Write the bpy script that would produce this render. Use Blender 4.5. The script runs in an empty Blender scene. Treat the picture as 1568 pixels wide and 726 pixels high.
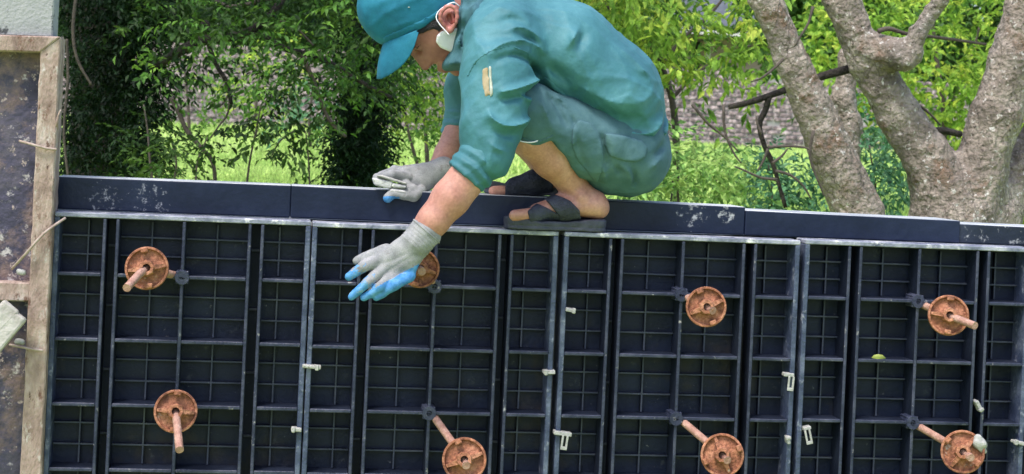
import bpy, bmesh, math, random
import numpy as np
from mathutils import Vector, Matrix, Euler

C = bpy.context.scene
COL = C.collection
rng = np.random.default_rng(11)
random.seed(5)

# ------------------------------------------------------------------ camera
FPX, CYY = 2600.0, -150.0                # focal length in photo pixels, vertical shift
D, CX, CZ, YAW, ROLL = 4.006, 0.499, 0.216, math.radians(8.1), math.radians(2.6)
ZT = 1.2                                  # height of the formwork top
cy_, sy_ = math.cos(YAW), math.sin(YAW)
R_ = np.array([cy_, -sy_, 0.0]); F_ = np.array([sy_, cy_, 0.0]); UP = np.array([0, 0, 1.0])
CAM = np.array([CX, -D, ZT + CZ])
cr, sr = math.cos(ROLL), math.sin(ROLL)
camd = bpy.data.cameras.new('camera'); cam = bpy.data.objects.new('camera', camd); COL.objects.link(cam)
camd.sensor_width = 36; camd.lens = 36 * FPX / 1568; camd.clip_end = 2000; camd.clip_start = 0.05
ax = R_ * cr + UP * sr; ay = UP * cr - R_ * sr; az = -F_
cam.matrix_world = Matrix(((ax[0], ay[0], az[0], CAM[0]), (ax[1], ay[1], az[1], CAM[1]), (ax[2], ay[2], az[2], CAM[2]), (0, 0, 0, 1)))
camd.shift_x = sr * CYY / 1568; camd.shift_y = cr * CYY / 1568
C.camera = cam
camd.dof.use_dof = True; camd.dof.focus_distance = 4.0; camd.dof.aperture_fstop = 12

def at(px, py, Y):
    u = px - 784; v = py - 363
    U = cr * u + sr * v; W = -sr * u + cr * v - CYY
    d = R_ * U / FPX + F_ - UP * W / FPX
    t = (Y + D) / d[1]
    return CAM + d * t
def scl(px, py, Y):
    p = at(px, py, Y); return float((p - CAM) @ F_) / FPX

# ------------------------------------------------------------------ world, sun, exposure
SUN_EL, SUN_DIR = 62, Vector((-0.45, -0.50, 0))
w = bpy.data.worlds.new('World'); C.world = w; w.use_nodes = True
nt = w.node_tree; sky = nt.nodes.new('ShaderNodeTexSky'); sky.sky_type = 'NISHITA'; sky.sun_disc = False
sky.sun_elevation = math.radians(SUN_EL); sky.sun_rotation = math.atan2(SUN_DIR.x, SUN_DIR.y)
sky.air_density = 1.0; sky.dust_density = 3.0; sky.ozone_density = 1.0
bg = nt.nodes['Background']; nt.links.new(sky.outputs[0], bg.inputs[0]); bg.inputs[1].default_value = 0.14
sl = bpy.data.lights.new('sun', 'SUN'); so = bpy.data.objects.new('sun', sl); COL.objects.link(so)
sl.energy = 1.5; sl.angle = math.radians(14); sl.color = (1.0, 0.95, 0.88)
sd = SUN_DIR.normalized() * math.cos(math.radians(SUN_EL)) + Vector((0, 0, math.sin(math.radians(SUN_EL))))
so.rotation_euler = sd.to_track_quat('Z', 'Y').to_euler(); so.location = (0, 0, 30)
C.view_settings.view_transform = 'Standard'; C.view_settings.look = 'None'
C.view_settings.exposure = 1.4; C.view_settings.gamma = 1
C.cycles.max_bounces = 6; C.cycles.diffuse_bounces = 3; C.cycles.use_denoising = True

# ------------------------------------------------------------------ object helpers
def tag(o, label=None, cat=None, group=None, kind=None):
    for k, v in (('label', label), ('category', cat), ('group', group), ('kind', kind)):
        if v: o[k] = v
    return o
def empty(name, loc, label, cat, group=None):
    o = bpy.data.objects.new(name, None); COL.objects.link(o); o.location = loc; o.empty_display_size = .1
    return tag(o, label, cat, group)
def link(name, me, m=None, parent=None):
    o = bpy.data.objects.new(name, me); COL.objects.link(o)
    if m is not None and not me.materials: me.materials.append(m)
    if parent is not None:
        o.parent = parent; o.matrix_parent_inverse = Matrix.LocRotScale(*[(-(wloc(parent))), None, None])
    return o
def wloc(o):
    v = Vector(o.location)
    while o.parent is not None:
        o = o.parent
        v = v + Vector(o.location) + o.matrix_parent_inverse.translation if False else v
    return v
class MB:
    def __init__(s): s.v = []; s.f = []
    def add(s, v, f):
        n = len(s.v); s.v += [tuple(map(float, p)) for p in v]; s.f += [tuple(i + n for i in q) for q in f]; return s
    def box(s, lo, hi, M=None, bev=0.0, jit=0.0):
        bm = bmesh.new(); bmesh.ops.create_cube(bm, size=1)
        lo = Vector(lo); hi = Vector(hi)
        for q in bm.verts:
            q.co = Vector([(lo[i] + hi[i]) / 2 + q.co[i] * (hi[i] - lo[i]) for i in range(3)])
            if jit: q.co += Vector([random.uniform(-jit, jit) for _ in range(3)])
        if bev: bmesh.ops.bevel(bm, geom=bm.edges[:], offset=bev, segments=1, affect='EDGES')
        bm.verts.index_update()
        vs = [(M @ q.co if M is not None else q.co.copy()) for q in bm.verts]; fs = [[q.index for q in f.verts] for f in bm.faces]
        bm.free(); return s.add(vs, fs)
    def tube(s, pts, rad, n=10, jit=0.0, cap=True):
        pts = [Vector(p) for p in pts]; m = len(pts)
        rad = [rad] * m if isinstance(rad, (int, float)) else rad
        rings = []; up = Vector((0.13, 0.2, 1)); 
        t0 = (pts[1] - pts[0]).normalized()
        if abs(t0.dot(up.normalized())) > .9: up = Vector((1, .1, 0.05))
        side = t0.cross(up).normalized()
        for i, p in enumerate(pts):
            t = (pts[min(i + 1, m - 1)] - pts[max(i - 1, 0)]).normalized()
            side = (side - t * side.dot(t)).normalized(); up2 = t.cross(side)
            rings.append([p + (side * math.cos(a) + up2 * math.sin(a)) * rad[i] * (1 + random.uniform(-jit, jit)) for a in [2 * math.pi * k / n for k in range(n)]])
        v = [q for r in rings for q in r]
        f = [(i * n + k, i * n + (k + 1) % n, (i + 1) * n + (k + 1) % n, (i + 1) * n + k) for i in range(m - 1) for k in range(n)]
        if cap: f += [tuple(range(n))[::-1], tuple((m - 1) * n + k for k in range(n))]
        return s.add(v, f)
    def lathe(s, prof, M, n=28):
        m = len(prof); v = []; 
        for r, z in prof:
            v += [M @ Vector((r * math.cos(2 * math.pi * k / n), r * math.sin(2 * math.pi * k / n), z)) for k in range(n)]
        f = [(i * n + k, i * n + (k + 1) % n, (i + 1) * n + (k + 1) % n, (i + 1) * n + k) for i in range(m - 1) for k in range(n)]
        f += [tuple(range(n))[::-1], tuple((m - 1) * n + k for k in range(n))]
        return s.add(v, f)
    def mesh(s, name, smooth=False):
        me = bpy.data.meshes.new(name); me.from_pydata(s.v, [], s.f)
        bm = bmesh.new(); bm.from_mesh(me); bmesh.ops.recalc_face_normals(bm, faces=bm.faces[:]); bm.to_mesh(me); bm.free()
        if smooth: me.polygons.foreach_set('use_smooth', [True] * len(me.polygons))
        return me
    def build(s, name, m, parent=None, smooth=False): return link(name, s.mesh(name, smooth), m, parent)
def sharp(o, ang=40):
    me = o.data; me.polygons.foreach_set('use_smooth', [True] * len(me.polygons))
    me.set_sharp_from_angle(angle=math.radians(ang)); return o
def np_mesh(name, v, f, smooth=True):
    me = bpy.data.meshes.new(name); v = np.asarray(v, np.float32); f = np.asarray(f, np.int32); k = f.shape[1]
    me.vertices.add(len(v)); me.vertices.foreach_set('co', v.ravel())
    me.loops.add(f.size); me.loops.foreach_set('vertex_index', f.ravel())
    me.polygons.add(len(f)); me.polygons.foreach_set('loop_start', np.arange(len(f), dtype=np.int32) * k)
    me.polygons.foreach_set('loop_total', np.full(len(f), k, np.int32))
    if smooth: me.polygons.foreach_set('use_smooth', np.ones(len(f), bool))
    me.update(calc_edges=True); me.validate(); return me
def spline(pts, n):
    p = np.array(pts, float); m = len(p); t = np.linspace(0, m - 1, n); i = np.clip(t.astype(int), 0, m - 2); u = (t - i)[:, None]
    g = lambda j: p[np.clip(j, 0, m - 1)]
    a, b, c, d = g(i - 1), g(i), g(i + 1), g(i + 2)
    return .5 * ((2 * b) + (-a + c) * u + (2 * a - 5 * b + 4 * c - d) * u ** 2 + (-a + 3 * b - 3 * c + d) * u ** 3)

# ------------------------------------------------------------------ materials
def mat(name, cols, scale=8, rough=.7, bump=.0, bscale=60, stretch=None, patch=None, detail=6, spec=.4, metal=0, wave=None, fine=None, dist=.01, spots=None):
    """cols: 2-4 colours on a ramp driven by noise at world position; patch=(colour, scale, threshold, softness) adds splashes"""
    m = bpy.data.materials.new(name); m.use_nodes = True; t = m.node_tree; N = t.nodes; L = t.links
    b = N['Principled BSDF']; b.inputs['Roughness'].default_value = rough; b.inputs['Metallic'].default_value = metal
    b.inputs['Specular IOR Level'].default_value = spec
    g = N.new('ShaderNodeNewGeometry'); pos = g.outputs['Position']
    if stretch:
        mp = N.new('ShaderNodeMapping'); mp.inputs['Scale'].default_value = stretch; L.new(pos, mp.inputs[0]); pos = mp.outputs[0]
    n = N.new('ShaderNodeTexNoise'); n.inputs['Scale'].default_value = scale; n.inputs['Detail'].default_value = detail; n.inputs['Roughness'].default_value = .62
    L.new(pos, n.inputs['Vector'])
    r = N.new('ShaderNodeValToRGB'); e = r.color_ramp.elements
    while len(e) < len(cols): e.new(.5)
    for i, c in enumerate(cols): e[i].position = .3 + .4 * i / (len(cols) - 1); e[i].color = (*c, 1)
    L.new(n.outputs[0], r.inputs[0]); col = r.outputs[0]
    if fine:
        wn = N.new('ShaderNodeTexNoise'); wn.inputs['Scale'].default_value = fine[0]; wn.inputs['Detail'].default_value = 3; L.new(g.outputs['Position'], wn.inputs['Vector'])
        mr = N.new('ShaderNodeMapRange'); mr.inputs[1].default_value = .3; mr.inputs[2].default_value = .7; mr.inputs[3].default_value = 1 - fine[1]; mr.inputs[4].default_value = 1 + fine[1]
        L.new(wn.outputs[0], mr.inputs[0])
        mx = N.new('ShaderNodeVectorMath'); mx.operation = 'SCALE'; L.new(col, mx.inputs[0]); L.new(mr.outputs[0], mx.inputs['Scale']); col = mx.outputs[0]
    for pt in ([patch] if patch and not isinstance(patch, list) else (patch or [])):
        pn = N.new('ShaderNodeTexNoise'); pn.inputs['Scale'].default_value = pt[1]; pn.inputs['Detail'].default_value = 7; pn.inputs['Roughness'].default_value = .7
        L.new(pos, pn.inputs['Vector'])
        pr = N.new('ShaderNodeMapRange'); pr.inputs[1].default_value = pt[2]; pr.inputs[2].default_value = pt[2] + pt[3]; L.new(pn.outputs[0], pr.inputs[0])
        mx = N.new('ShaderNodeMix'); mx.data_type = 'RGBA'; L.new(pr.outputs[0], mx.inputs[0]); L.new(col, mx.inputs[6]); mx.inputs[7].default_value = (*pt[0], 1); col = mx.outputs[2]
    for sx, sy, sz, rad, c, sc_, th in (spots or []):
        pn = N.new('ShaderNodeTexNoise'); pn.inputs['Scale'].default_value = sc_; pn.inputs['Detail'].default_value = 5; pn.inputs['Roughness'].default_value = .7; L.new(g.outputs['Position'], pn.inputs['Vector'])
        ds = N.new('ShaderNodeVectorMath'); ds.operation = 'DISTANCE'; L.new(g.outputs['Position'], ds.inputs[0]); ds.inputs[1].default_value = (sx, sy, sz)
        fa = N.new('ShaderNodeMapRange'); fa.inputs[1].default_value = rad; fa.inputs[2].default_value = rad * .35; fa.inputs[3].default_value = -.25; fa.inputs[4].default_value = 0; L.new(ds.outputs['Value'], fa.inputs[0])
        sm_ = N.new('ShaderNodeMath'); sm_.operation = 'ADD'; L.new(pn.outputs[0], sm_.inputs[0]); L.new(fa.outputs[0], sm_.inputs[1])
        pr = N.new('ShaderNodeMapRange'); pr.inputs[1].default_value = th; pr.inputs[2].default_value = th + .13; L.new(sm_.outputs[0], pr.inputs[0])
        mx = N.new('ShaderNodeMix'); mx.data_type = 'RGBA'; L.new(pr.outputs[0], mx.inputs[0]); L.new(col, mx.inputs[6]); mx.inputs[7].default_value = (*c, 1); col = mx.outputs[2]
    L.new(col, b.inputs['Base Color'])
    if bump:
        bn = N.new('ShaderNodeTexNoise'); bn.inputs['Scale'].default_value = bscale; bn.inputs['Detail'].default_value = 5; L.new(pos, bn.inputs['Vector'])
        h = bn.outputs[0]
        if wave:
            wv = N.new('ShaderNodeTexWave'); wv.inputs['Scale'].default_value = wave; wv.inputs['Distortion'].default_value = 2; L.new(pos, wv.inputs['Vector'])
            ad = N.new('ShaderNodeMath'); ad.operation = 'ADD'; L.new(h, ad.inputs[0]); L.new(wv.outputs['Fac'], ad.inputs[1]); h = ad.outputs[0]
        bp = N.new('ShaderNodeBump'); bp.inputs['Strength'].default_value = bump; bp.inputs['Distance'].default_value = dist; L.new(h, bp.inputs['Height']); L.new(bp.outputs[0], b.inputs['Normal'])
    return m
def leafmat(name, dark, mid, light, trans=.35, clump=2.2, rough=.6):
    m = mat(name, [dark, mid, light], clump, rough, detail=2, spec=.2, fine=(37, .6))
    t = m.node_tree; N = t.nodes; L = t.links; b = N['Principled BSDF']; out = N['Material Output']
    col = b.inputs['Base Color'].links[0].from_socket
    tr = N.new('ShaderNodeBsdfTranslucent'); hs = N.new('ShaderNodeHueSaturation'); hs.inputs['Value'].default_value = 1.25; hs.inputs['Hue'].default_value = .485; L.new(col, hs.inputs['Color']); L.new(hs.outputs[0], tr.inputs[0])
    mx = N.new('ShaderNodeMixShader'); mx.inputs[0].default_value = trans; L.new(b.outputs[0], mx.inputs[1]); L.new(tr.outputs[0], mx.inputs[2]); L.new(mx.outputs[0], out.inputs[0])
    return m
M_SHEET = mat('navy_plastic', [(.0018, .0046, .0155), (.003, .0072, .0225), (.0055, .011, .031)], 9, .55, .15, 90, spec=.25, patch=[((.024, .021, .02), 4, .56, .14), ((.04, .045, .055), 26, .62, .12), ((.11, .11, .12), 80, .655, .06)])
M_RIB = mat('dusty_navy_plastic', [(.010, .014, .032), (.024, .030, .056), (.06, .066, .10)], 14, .5, .3, 120, spec=.3, patch=((.34, .33, .34), 34, .61, .1))
M_WEB = mat('rib_web_plastic', [(.0035, .006, .015), (.007, .011, .024), (.013, .018, .034)], 10, .5, .2, 90, spec=.3)
M_THIN = mat('navy_plastic_rib', [(.014, .019, .038), (.026, .033, .056), (.05, .056, .08)], 12, .5, .2, 90, spec=.3, patch=((.2, .2, .2), 30, .66, .1))
M_FLANGE = mat('worn_flange_plastic', [(.05, .06, .10), (.17, .185, .24), (.36, .37, .42)], 16, .5, .3, 120, patch=((.62, .62, .63), 22, .55, .12))
M_SIDE = mat('side_flange_plastic', [(.016, .024, .055), (.04, .054, .10), (.11, .13, .19)], 16, .45, .3, 120, patch=((.28, .30, .36), 30, .57, .14))
M_BOARD = mat('black_film_board', [(.004, .0075, .022), (.0075, .0125, .033), (.014, .021, .048)], 6, .4, .15, 60, spec=.2, patch=((.3, .31, .33), 24, .70, .04), spots=[(*at(160, 308, .08), .085, (.22, .23, .27), 75, .53), (*at(230, 303, .08), .085, (.2, .21, .25), 80, .55), (*at(1112, 330, .08), .045, (.35, .36, .38), 65, .49), (*at(1060, 325, .08), .08, (.3, .31, .34), 60, .53)])
M_BTOP = mat('dusty_sheen_board_top', [(.16, .18, .2), (.34, .36, .38), (.52, .53, .54)], 9, .6, .3, 60, stretch=(.6, 1, 1))  # cement dust plus the sky's glancing reflection, both put into the colour
M_BOARD2 = mat('splashed_board', [(.008, .012, .024), (.014, .02, .036), (.026, .033, .055)], 6, .4, .2, 60, spec=.25, patch=((.3, .31, .32), 34, .58, .1))
M_RUST = mat('rusty_iron', [(.14, .05, .025), (.25, .098, .052), (.37, .175, .105)], 30, .8, .5, 160, patch=[((.10, .035, .022), 18, .54, .12), ((.34, .29, .25), 38, .62, .08)], fine=(120, .3))
M_RUSTROD = mat('pale_rust_rod', [(.22, .11, .085), (.32, .18, .14), (.42, .27, .22)], 40, .75, .5, 200)
M_CLIP = mat('white_clip_metal', [(.22, .22, .215), (.38, .38, .365)], 60, .55, .3, 150, patch=((.12, .10, .09), 60, .6, .08))
M_TIMBER = mat('cement_splashed_timber', [(.15, .10, .085), (.28, .205, .175), (.40, .33, .295)], 26, .85, .3, 190, patch=[((.11, .055, .038), 30, .56, .08), ((.40, .36, .335), 44, .58, .1), ((.07, .04, .03), 60, .62, .05)], stretch=(1, 1, .45), dist=.02)
M_PLY = mat('stained_form_ply', [(.018, .016, .034), (.04, .037, .07), (.10, .085, .11)], 8, .7, .6, 50, patch=[((.155, .105, .10), 7, .49, .12), ((.38, .35, .36), 26, .58, .08), ((.30, .24, .23), 60, .6, .06)])
M_POLE = mat('pale_sawn_wood', [(.24, .22, .205), (.34, .32, .30), (.42, .40, .38)], 30, .8, .5, 60, stretch=(1, 1, 1))
M_CONC = mat('grey_concrete', [(.20, .20, .215), (.255, .26, .275), (.31, .31, .32)], 9, .9, .25, 140, patch=((.05, .052, .06), 24, .615, .05), dist=.02)
M_WIRE = mat('rust_wire', [(.2, .14, .11), (.36, .3, .27)], 60, .6)
M_BARK = mat('grey_tan_bark', [(.09, .073, .06), (.205, .172, .145), (.33, .285, .245)], 7, .9, 1.0, 45, patch=[((.14, .09, .06), 5, .55, .10), ((.17, .15, .135), 3, .55, .15), ((.50, .475, .45), 34, .585, .06), ((.045, .036, .03), 38, .60, .05)], dist=.03, fine=(60, .3))
def crack_bark(m, sc, dark):
    t = m.node_tree; N = t.nodes; L = t.links; b = N['Principled BSDF']; g = N.new('ShaderNodeNewGeometry'); mp = N.new('ShaderNodeMapping'); mp.inputs['Scale'].default_value = (1, 1, .42); L.new(g.outputs['Position'], mp.inputs[0])
    wn = N.new('ShaderNodeTexNoise'); wn.inputs['Scale'].default_value = 9; wn.inputs['Detail'].default_value = 4; L.new(mp.outputs[0], wn.inputs['Vector'])
    ma = N.new('ShaderNodeVectorMath'); ma.operation = 'MULTIPLY_ADD'; L.new(wn.outputs['Color'], ma.inputs[0]); ma.inputs[1].default_value = (.14, .14, .14); L.new(mp.outputs[0], ma.inputs[2])
    v = N.new('ShaderNodeTexVoronoi'); v.feature = 'DISTANCE_TO_EDGE'; v.inputs['Scale'].default_value = sc; L.new(ma.outputs[0], v.inputs['Vector'])
    mr = N.new('ShaderNodeMapRange'); mr.inputs[1].default_value = .0; mr.inputs[2].default_value = .055; L.new(v.outputs[0], mr.inputs[0])
    wm = N.new('ShaderNodeMapRange'); wm.inputs[1].default_value = .40; wm.inputs[2].default_value = .52; L.new(wn.outputs[0], wm.inputs[0])
    mm = N.new('ShaderNodeMath'); mm.operation = 'MAXIMUM'; L.new(mr.outputs[0], mm.inputs[0]); L.new(wm.outputs[0], mm.inputs[1])
    mx = N.new('ShaderNodeMix'); mx.data_type = 'RGBA'; L.new(mm.outputs[0], mx.inputs[0]); mx.inputs[6].default_value = (*dark, 1); L.new(b.inputs['Base Color'].links[0].from_socket, mx.inputs[7]); L.new(mx.outputs[2], b.inputs['Base Color'])
    bp = N.new('ShaderNodeBump'); bp.inputs['Strength'].default_value = .5; bp.inputs['Distance'].default_value = .012; L.new(mm.outputs[0], bp.inputs['Height'])
    if b.inputs['Normal'].links: L.new(b.inputs['Normal'].links[0].from_socket, bp.inputs['Normal'])
    L.new(bp.outputs[0], b.inputs['Normal'])
crack_bark(M_BARK, 24, (.12, .098, .085))
M_DARKSHADEBARK = mat('dark_shaded_bark', [(.006, .005, .0045), (.015, .012, .010), (.035, .029, .024)], 14, .9, 1, 40, dist=.02)  # near-black tone has the deep shade of the left tree painted in
M_TWIG = mat('twig_bark', [(.035, .028, .024), (.085, .067, .056)], 20, .85, .5, 60)
M_GROUND = mat('meadow_soil', [(.22, .32, .08), (.31, .42, .12), (.38, .49, .16)], 1.2, .95, .6, 20)
M_GRASS = leafmat('meadow_grass', (.26, .40, .10), (.38, .52, .16), (.48, .60, .22), .4, .6)
M_BRICK = mat('far_brick', [(.07, .055, .058), (.155, .125, .125), (.26, .22, .22)], 7, .9, .3, 30, fine=(14, .6))
M_MORTAR = mat('mortar', [(.22, .21, .21), (.38, .36, .36)], 8, .95)
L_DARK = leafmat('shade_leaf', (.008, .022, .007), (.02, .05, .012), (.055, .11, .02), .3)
L_IVYSHADE = leafmat('shaded_ivy_leaf', (.004, .012, .005), (.010, .03, .010), (.03, .075, .018), .2, 3)  # leaf colour darkened to stand in for shade under the canopy
L_MID = leafmat('mid_leaf', (.028, .075, .014), (.06, .15, .025), (.14, .26, .04), .35, 2.6)
L_LIGHT = leafmat('yellow_green_leaf', (.06, .15, .02), (.18, .32, .04), (.42, .49, .075), .42, 4.0)
L_SHRUB = leafmat('pale_shrub_leaf', (.07, .17, .05), (.19, .35, .09), (.38, .50, .17), .4, 4.0)
L_BLUE = leafmat('bluish_leaf', (.03, .09, .05), (.06, .16, .08), (.12, .24, .11), .3, 4.0)
L_FAR = leafmat('far_leaf', (.02, .05, .018), (.05, .11, .03), (.10, .18, .045), .3, .7)

# ------------------------------------------------------------------ signed distance builder (organic shapes)
class Field:
    def __init__(s, lo, hi, res):
        s.lo = np.array(lo, np.float32); s.res = res
        s.n = np.ceil((np.array(hi) - np.array(lo)) / res).astype(int) + 1
        s.f = np.ones(s.n, np.float32)
        s.ax = [s.lo[i] + np.arange(s.n[i], dtype=np.float32) * res for i in range(3)]
    def sub(s, lo, hi):
        i0 = np.clip(((np.array(lo) - s.lo) / s.res).astype(int), 0, s.n); i1 = np.clip(((np.array(hi) - s.lo) / s.res).astype(int) + 2, 0, s.n)
        sl = tuple(slice(a, b) for a, b in zip(i0, i1))
        return sl, s.ax[0][sl[0]][:, None, None], s.ax[1][sl[1]][None, :, None], s.ax[2][sl[2]][None, None, :]
    def cone(s, a, b, ra, rb, k=.02, sy=1.0, op='add'):
        a = np.array(a, float); b = np.array(b, float); pad = k + .035; rm = max(ra, rb)
        ex = np.array([rm + pad, rm * max(sy, 1) + pad, rm + pad])
        sl, X, Y, Z = s.sub(np.minimum(a, b) - ex, np.maximum(a, b) + ex)
        if 0 in s.f[sl].shape: return s
        ab = b - a; l2 = max(ab @ ab, 1e-9)
        t = np.clip(((X - a[0]) * ab[0] + (Y - a[1]) * ab[1] + (Z - a[2]) * ab[2]) / l2, 0, 1)
        d = np.sqrt((X - a[0] - t * ab[0]) ** 2 + ((Y - a[1] - t * ab[1]) / sy) ** 2 + (Z - a[2] - t * ab[2]) ** 2) - (ra + t * (rb - ra))
        s.comb(sl, d, k, op); return s
    def comb(s, sl, d, k, op):
        f = s.f[sl]
        if op == 'add':
            h = np.clip(.5 + .5 * (f - d) / k, 0, 1); s.f[sl] = f + (d - f) * h - k * h * (1 - h)
        else:
            d = -d; h = np.clip(.5 - .5 * (f - d) / k, 0, 1); s.f[sl] = f + (d - f) * h + k * h * (1 - h)
    def ell(s, c, rad, axes=None, k=.02, op='add'):
        c = np.array(c, float); rad = np.array(rad, float); m = rad.max() + k + .035
        sl, X, Y, Z = s.sub(c - m, c + m)
        if 0 in s.f[sl].shape: return s
        A = np.eye(3) if axes is None else np.array(axes, float)
        q = [((X - c[0]) * A[i][0] + (Y - c[1]) * A[i][1] + (Z - c[2]) * A[i][2]) for i in range(3)]
        k0 = np.sqrt(sum((q[i] / rad[i]) ** 2 for i in range(3))); k1 = np.sqrt(sum((q[i] / rad[i] ** 2) ** 2 for i in range(3))) + 1e-9
        s.comb(sl, k0 * (k0 - 1) / k1, k, op); return s
    def plane(s, p, n, k=.004):
        """cut away everything on the side n points to"""
        p = np.array(p, float); n = np.array(n, float); n /= np.linalg.norm(n)
        d = (s.ax[0][:, None, None] - p[0]) * n[0] + (s.ax[1][None, :, None] - p[1]) * n[1] + (s.ax[2][None, None, :] - p[2]) * n[2]
        h = np.clip(.5 - .5 * (s.f - d) / k, 0, 1); s.f = (s.f + (d - s.f) * h + k * h * (1 - h)).astype(np.float32); return s
    def polydist(s, pts):
        X = s.ax[0][:, None]; Z = s.ax[2][None, :]; best = np.full((s.n[0], s.n[2]), 9.0)
        for p, q in zip(pts[:-1], pts[1:]):
            ax_, az_ = p[0], p[2]; bx, bz = q[0] - p[0], q[2] - p[2]; l2 = bx * bx + bz * bz + 1e-9
            t = np.clip(((X - ax_) * bx + (Z - az_) * bz) / l2, 0, 1)
            best = np.minimum(best, np.hypot(X - ax_ - t * bx, Z - az_ - t * bz))
        return best
    def fold(s, pts, amp, wd, ycut=None, far=False, crisp=False):
        best = s.polydist(pts); g = amp * (np.exp(-np.abs(best) / (wd * .75)) if crisp else np.exp(-(best / wd) ** 2))
        # taper the fold at its ends
        ends = np.minimum(np.hypot(s.ax[0][:, None] - pts[0][0], s.ax[2][None, :] - pts[0][2]), np.hypot(s.ax[0][:, None] - pts[-1][0], s.ax[2][None, :] - pts[-1][2]))
        g = g * np.clip(ends / (3 * wd), .15, 1)
        m = np.ones(s.n[1])
        if ycut is not None:
            m = 1 / (1 + np.exp((s.ax[1] - ycut) / .012)); m = 1 - m if far else m
        s.f -= (g[:, None, :] * m[None, :, None]).astype(np.float32); return s
    def noise(s, amp, freq, seed, n=7):
        r = np.random.default_rng(seed)
        X, Y, Z = s.ax[0][:, None, None], s.ax[1][None, :, None], s.ax[2][None, None, :]; acc = 0
        for _ in range(n):
            k = r.normal(size=3); k = k / np.linalg.norm(k) * freq * r.uniform(.6, 1.6); ph = r.uniform(0, 6.28)
            acc = acc + np.sin(k[0] * X + k[1] * Y + k[2] * Z + ph + 1.3 * np.sin(.6 * k[1] * X - .7 * k[2] * Y + .5 * k[0] * Z))
        s.f += (amp * acc / math.sqrt(n)).astype(np.float32); return s
    def crumple(s, amp, freq, seed, n=4, stretch=(1, 1, 1)):
        r = np.random.default_rng(seed); X, Y, Z = s.ax[0][:, None, None], s.ax[1][None, :, None], s.ax[2][None, None, :]; acc = 0
        for _ in range(n):
            k = r.normal(size=3); k = k / np.linalg.norm(k) * freq * r.uniform(.6, 1.5) * np.array(stretch); k2 = np.cross(k, r.normal(size=3)); k2 = k2 / np.linalg.norm(k2) * freq * .5
            ph = k[0] * X + k[1] * Y + k[2] * Z + r.uniform(0, 6) + 1.6 * np.sin(k2[0] * X + k2[1] * Y + k2[2] * Z + r.uniform(0, 6))
            acc = acc + (1 - np.abs(np.sin(ph))) ** 2.2 * (.5 + .5 * np.sin(k2[0] * .6 * X + k2[1] * Y - k2[2] * .7 * Z + r.uniform(0, 6)))
        s.f -= (amp * acc).astype(np.float32); return s
    def clone(s):
        o = Field.__new__(Field); o.lo, o.res, o.n, o.ax = s.lo, s.res, s.n, s.ax; o.f = s.f.copy(); return o
    def region(s, poly, off=.005, ycut=None, far=False):
        """shell patch standing OFF above this field inside a polygon in the wall's plane"""
        o = s.clone(); o.f -= off
        P = [(p[0], p[2]) for p in poly]; X = np.broadcast_to(s.ax[0][:, None], (s.n[0], s.n[2])); Z = np.broadcast_to(s.ax[2][None, :], (s.n[0], s.n[2]))
        ins = np.zeros(X.shape, bool)
        for (x0, z0), (x1, z1) in zip(P, P[1:] + P[:1]):
            c = ((z0 > Z) != (z1 > Z)); xi = x0 + (Z - z0) * (x1 - x0) / ((z1 - z0) if z1 != z0 else 1e-9); ins ^= c & (X < xi)
        dd = s.polydist(list(poly) + [poly[0]]); dd = np.where(ins, -dd, dd)
        o.f = np.maximum(o.f, dd[:, None, :]).astype(np.float32)
        o.f = np.maximum(o.f, -(s.f + .02))
        if ycut is not None:
            yy = (s.ax[1] - ycut) * (-1 if far else 1); o.f = np.maximum(o.f, yy[None, :, None]).astype(np.float32)
        return o
    def mesh(s, name, smooth=1):
        f = s.f; f[0], f[-1], f[:, 0], f[:, -1], f[:, :, 0], f[:, :, -1] = 1, 1, 1, 1, 1, 1
        ins = f < 0; nx, ny, nz = s.n
        cnt = np.zeros((nx - 1, ny - 1, nz - 1), np.int8); offs = [(i, j, k) for i in (0, 1) for j in (0, 1) for k in (0, 1)]
        for i, j, k in offs: cnt += ins[i:nx - 1 + i, j:ny - 1 + j, k:nz - 1 + k]
        I, J, K = np.nonzero((cnt > 0) & (cnt < 8)); idx = np.full(cnt.shape, -1, np.int64); idx[I, J, K] = np.arange(len(I))
        val = {o: f[I + o[0], J + o[1], K + o[2]] for o in offs}; acc = np.zeros((len(I), 3)); num = np.zeros(len(I))
        for a in offs:
            for ax_ in range(3):
                if a[ax_] == 0:
                    b = list(a); b[ax_] = 1; b = tuple(b); va, vb = val[a], val[b]; m = (va < 0) != (vb < 0)
                    t = np.where(m, va / np.where(m, va - vb, 1), 0)
                    p = np.tile(np.array(a, float), (len(I), 1)); p[:, ax_] = t; acc += p * m[:, None]; num += m
        V = (np.stack([I, J, K], 1) + acc / num[:, None]) * s.res + s.lo
        F = []
        for ax_ in range(3):
            u, v = [(1, 2), (2, 0), (0, 1)][ax_]
            a = [slice(1, -1)] * 3; b = [slice(1, -1)] * 3; a[ax_] = slice(0, -1); b[ax_] = slice(1, None)
            A = ins[tuple(a)]; B = ins[tuple(b)]; E = np.stack(np.nonzero(A != B), 1); E = E + np.array([0 if q == ax_ else 1 for q in range(3)])
            fl = A[A != B]
            def cell(du, dv):
                e = E.copy(); e[:, u] -= du; e[:, v] -= dv; return idx[e[:, 0], e[:, 1], e[:, 2]]
            q = np.stack([cell(1, 1), cell(0, 1), cell(0, 0), cell(1, 0)], 1); q[~fl] = q[~fl][:, ::-1]; F.append(q)
        F = np.concatenate(F); F = F[(F >= 0).all(1)]
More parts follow.
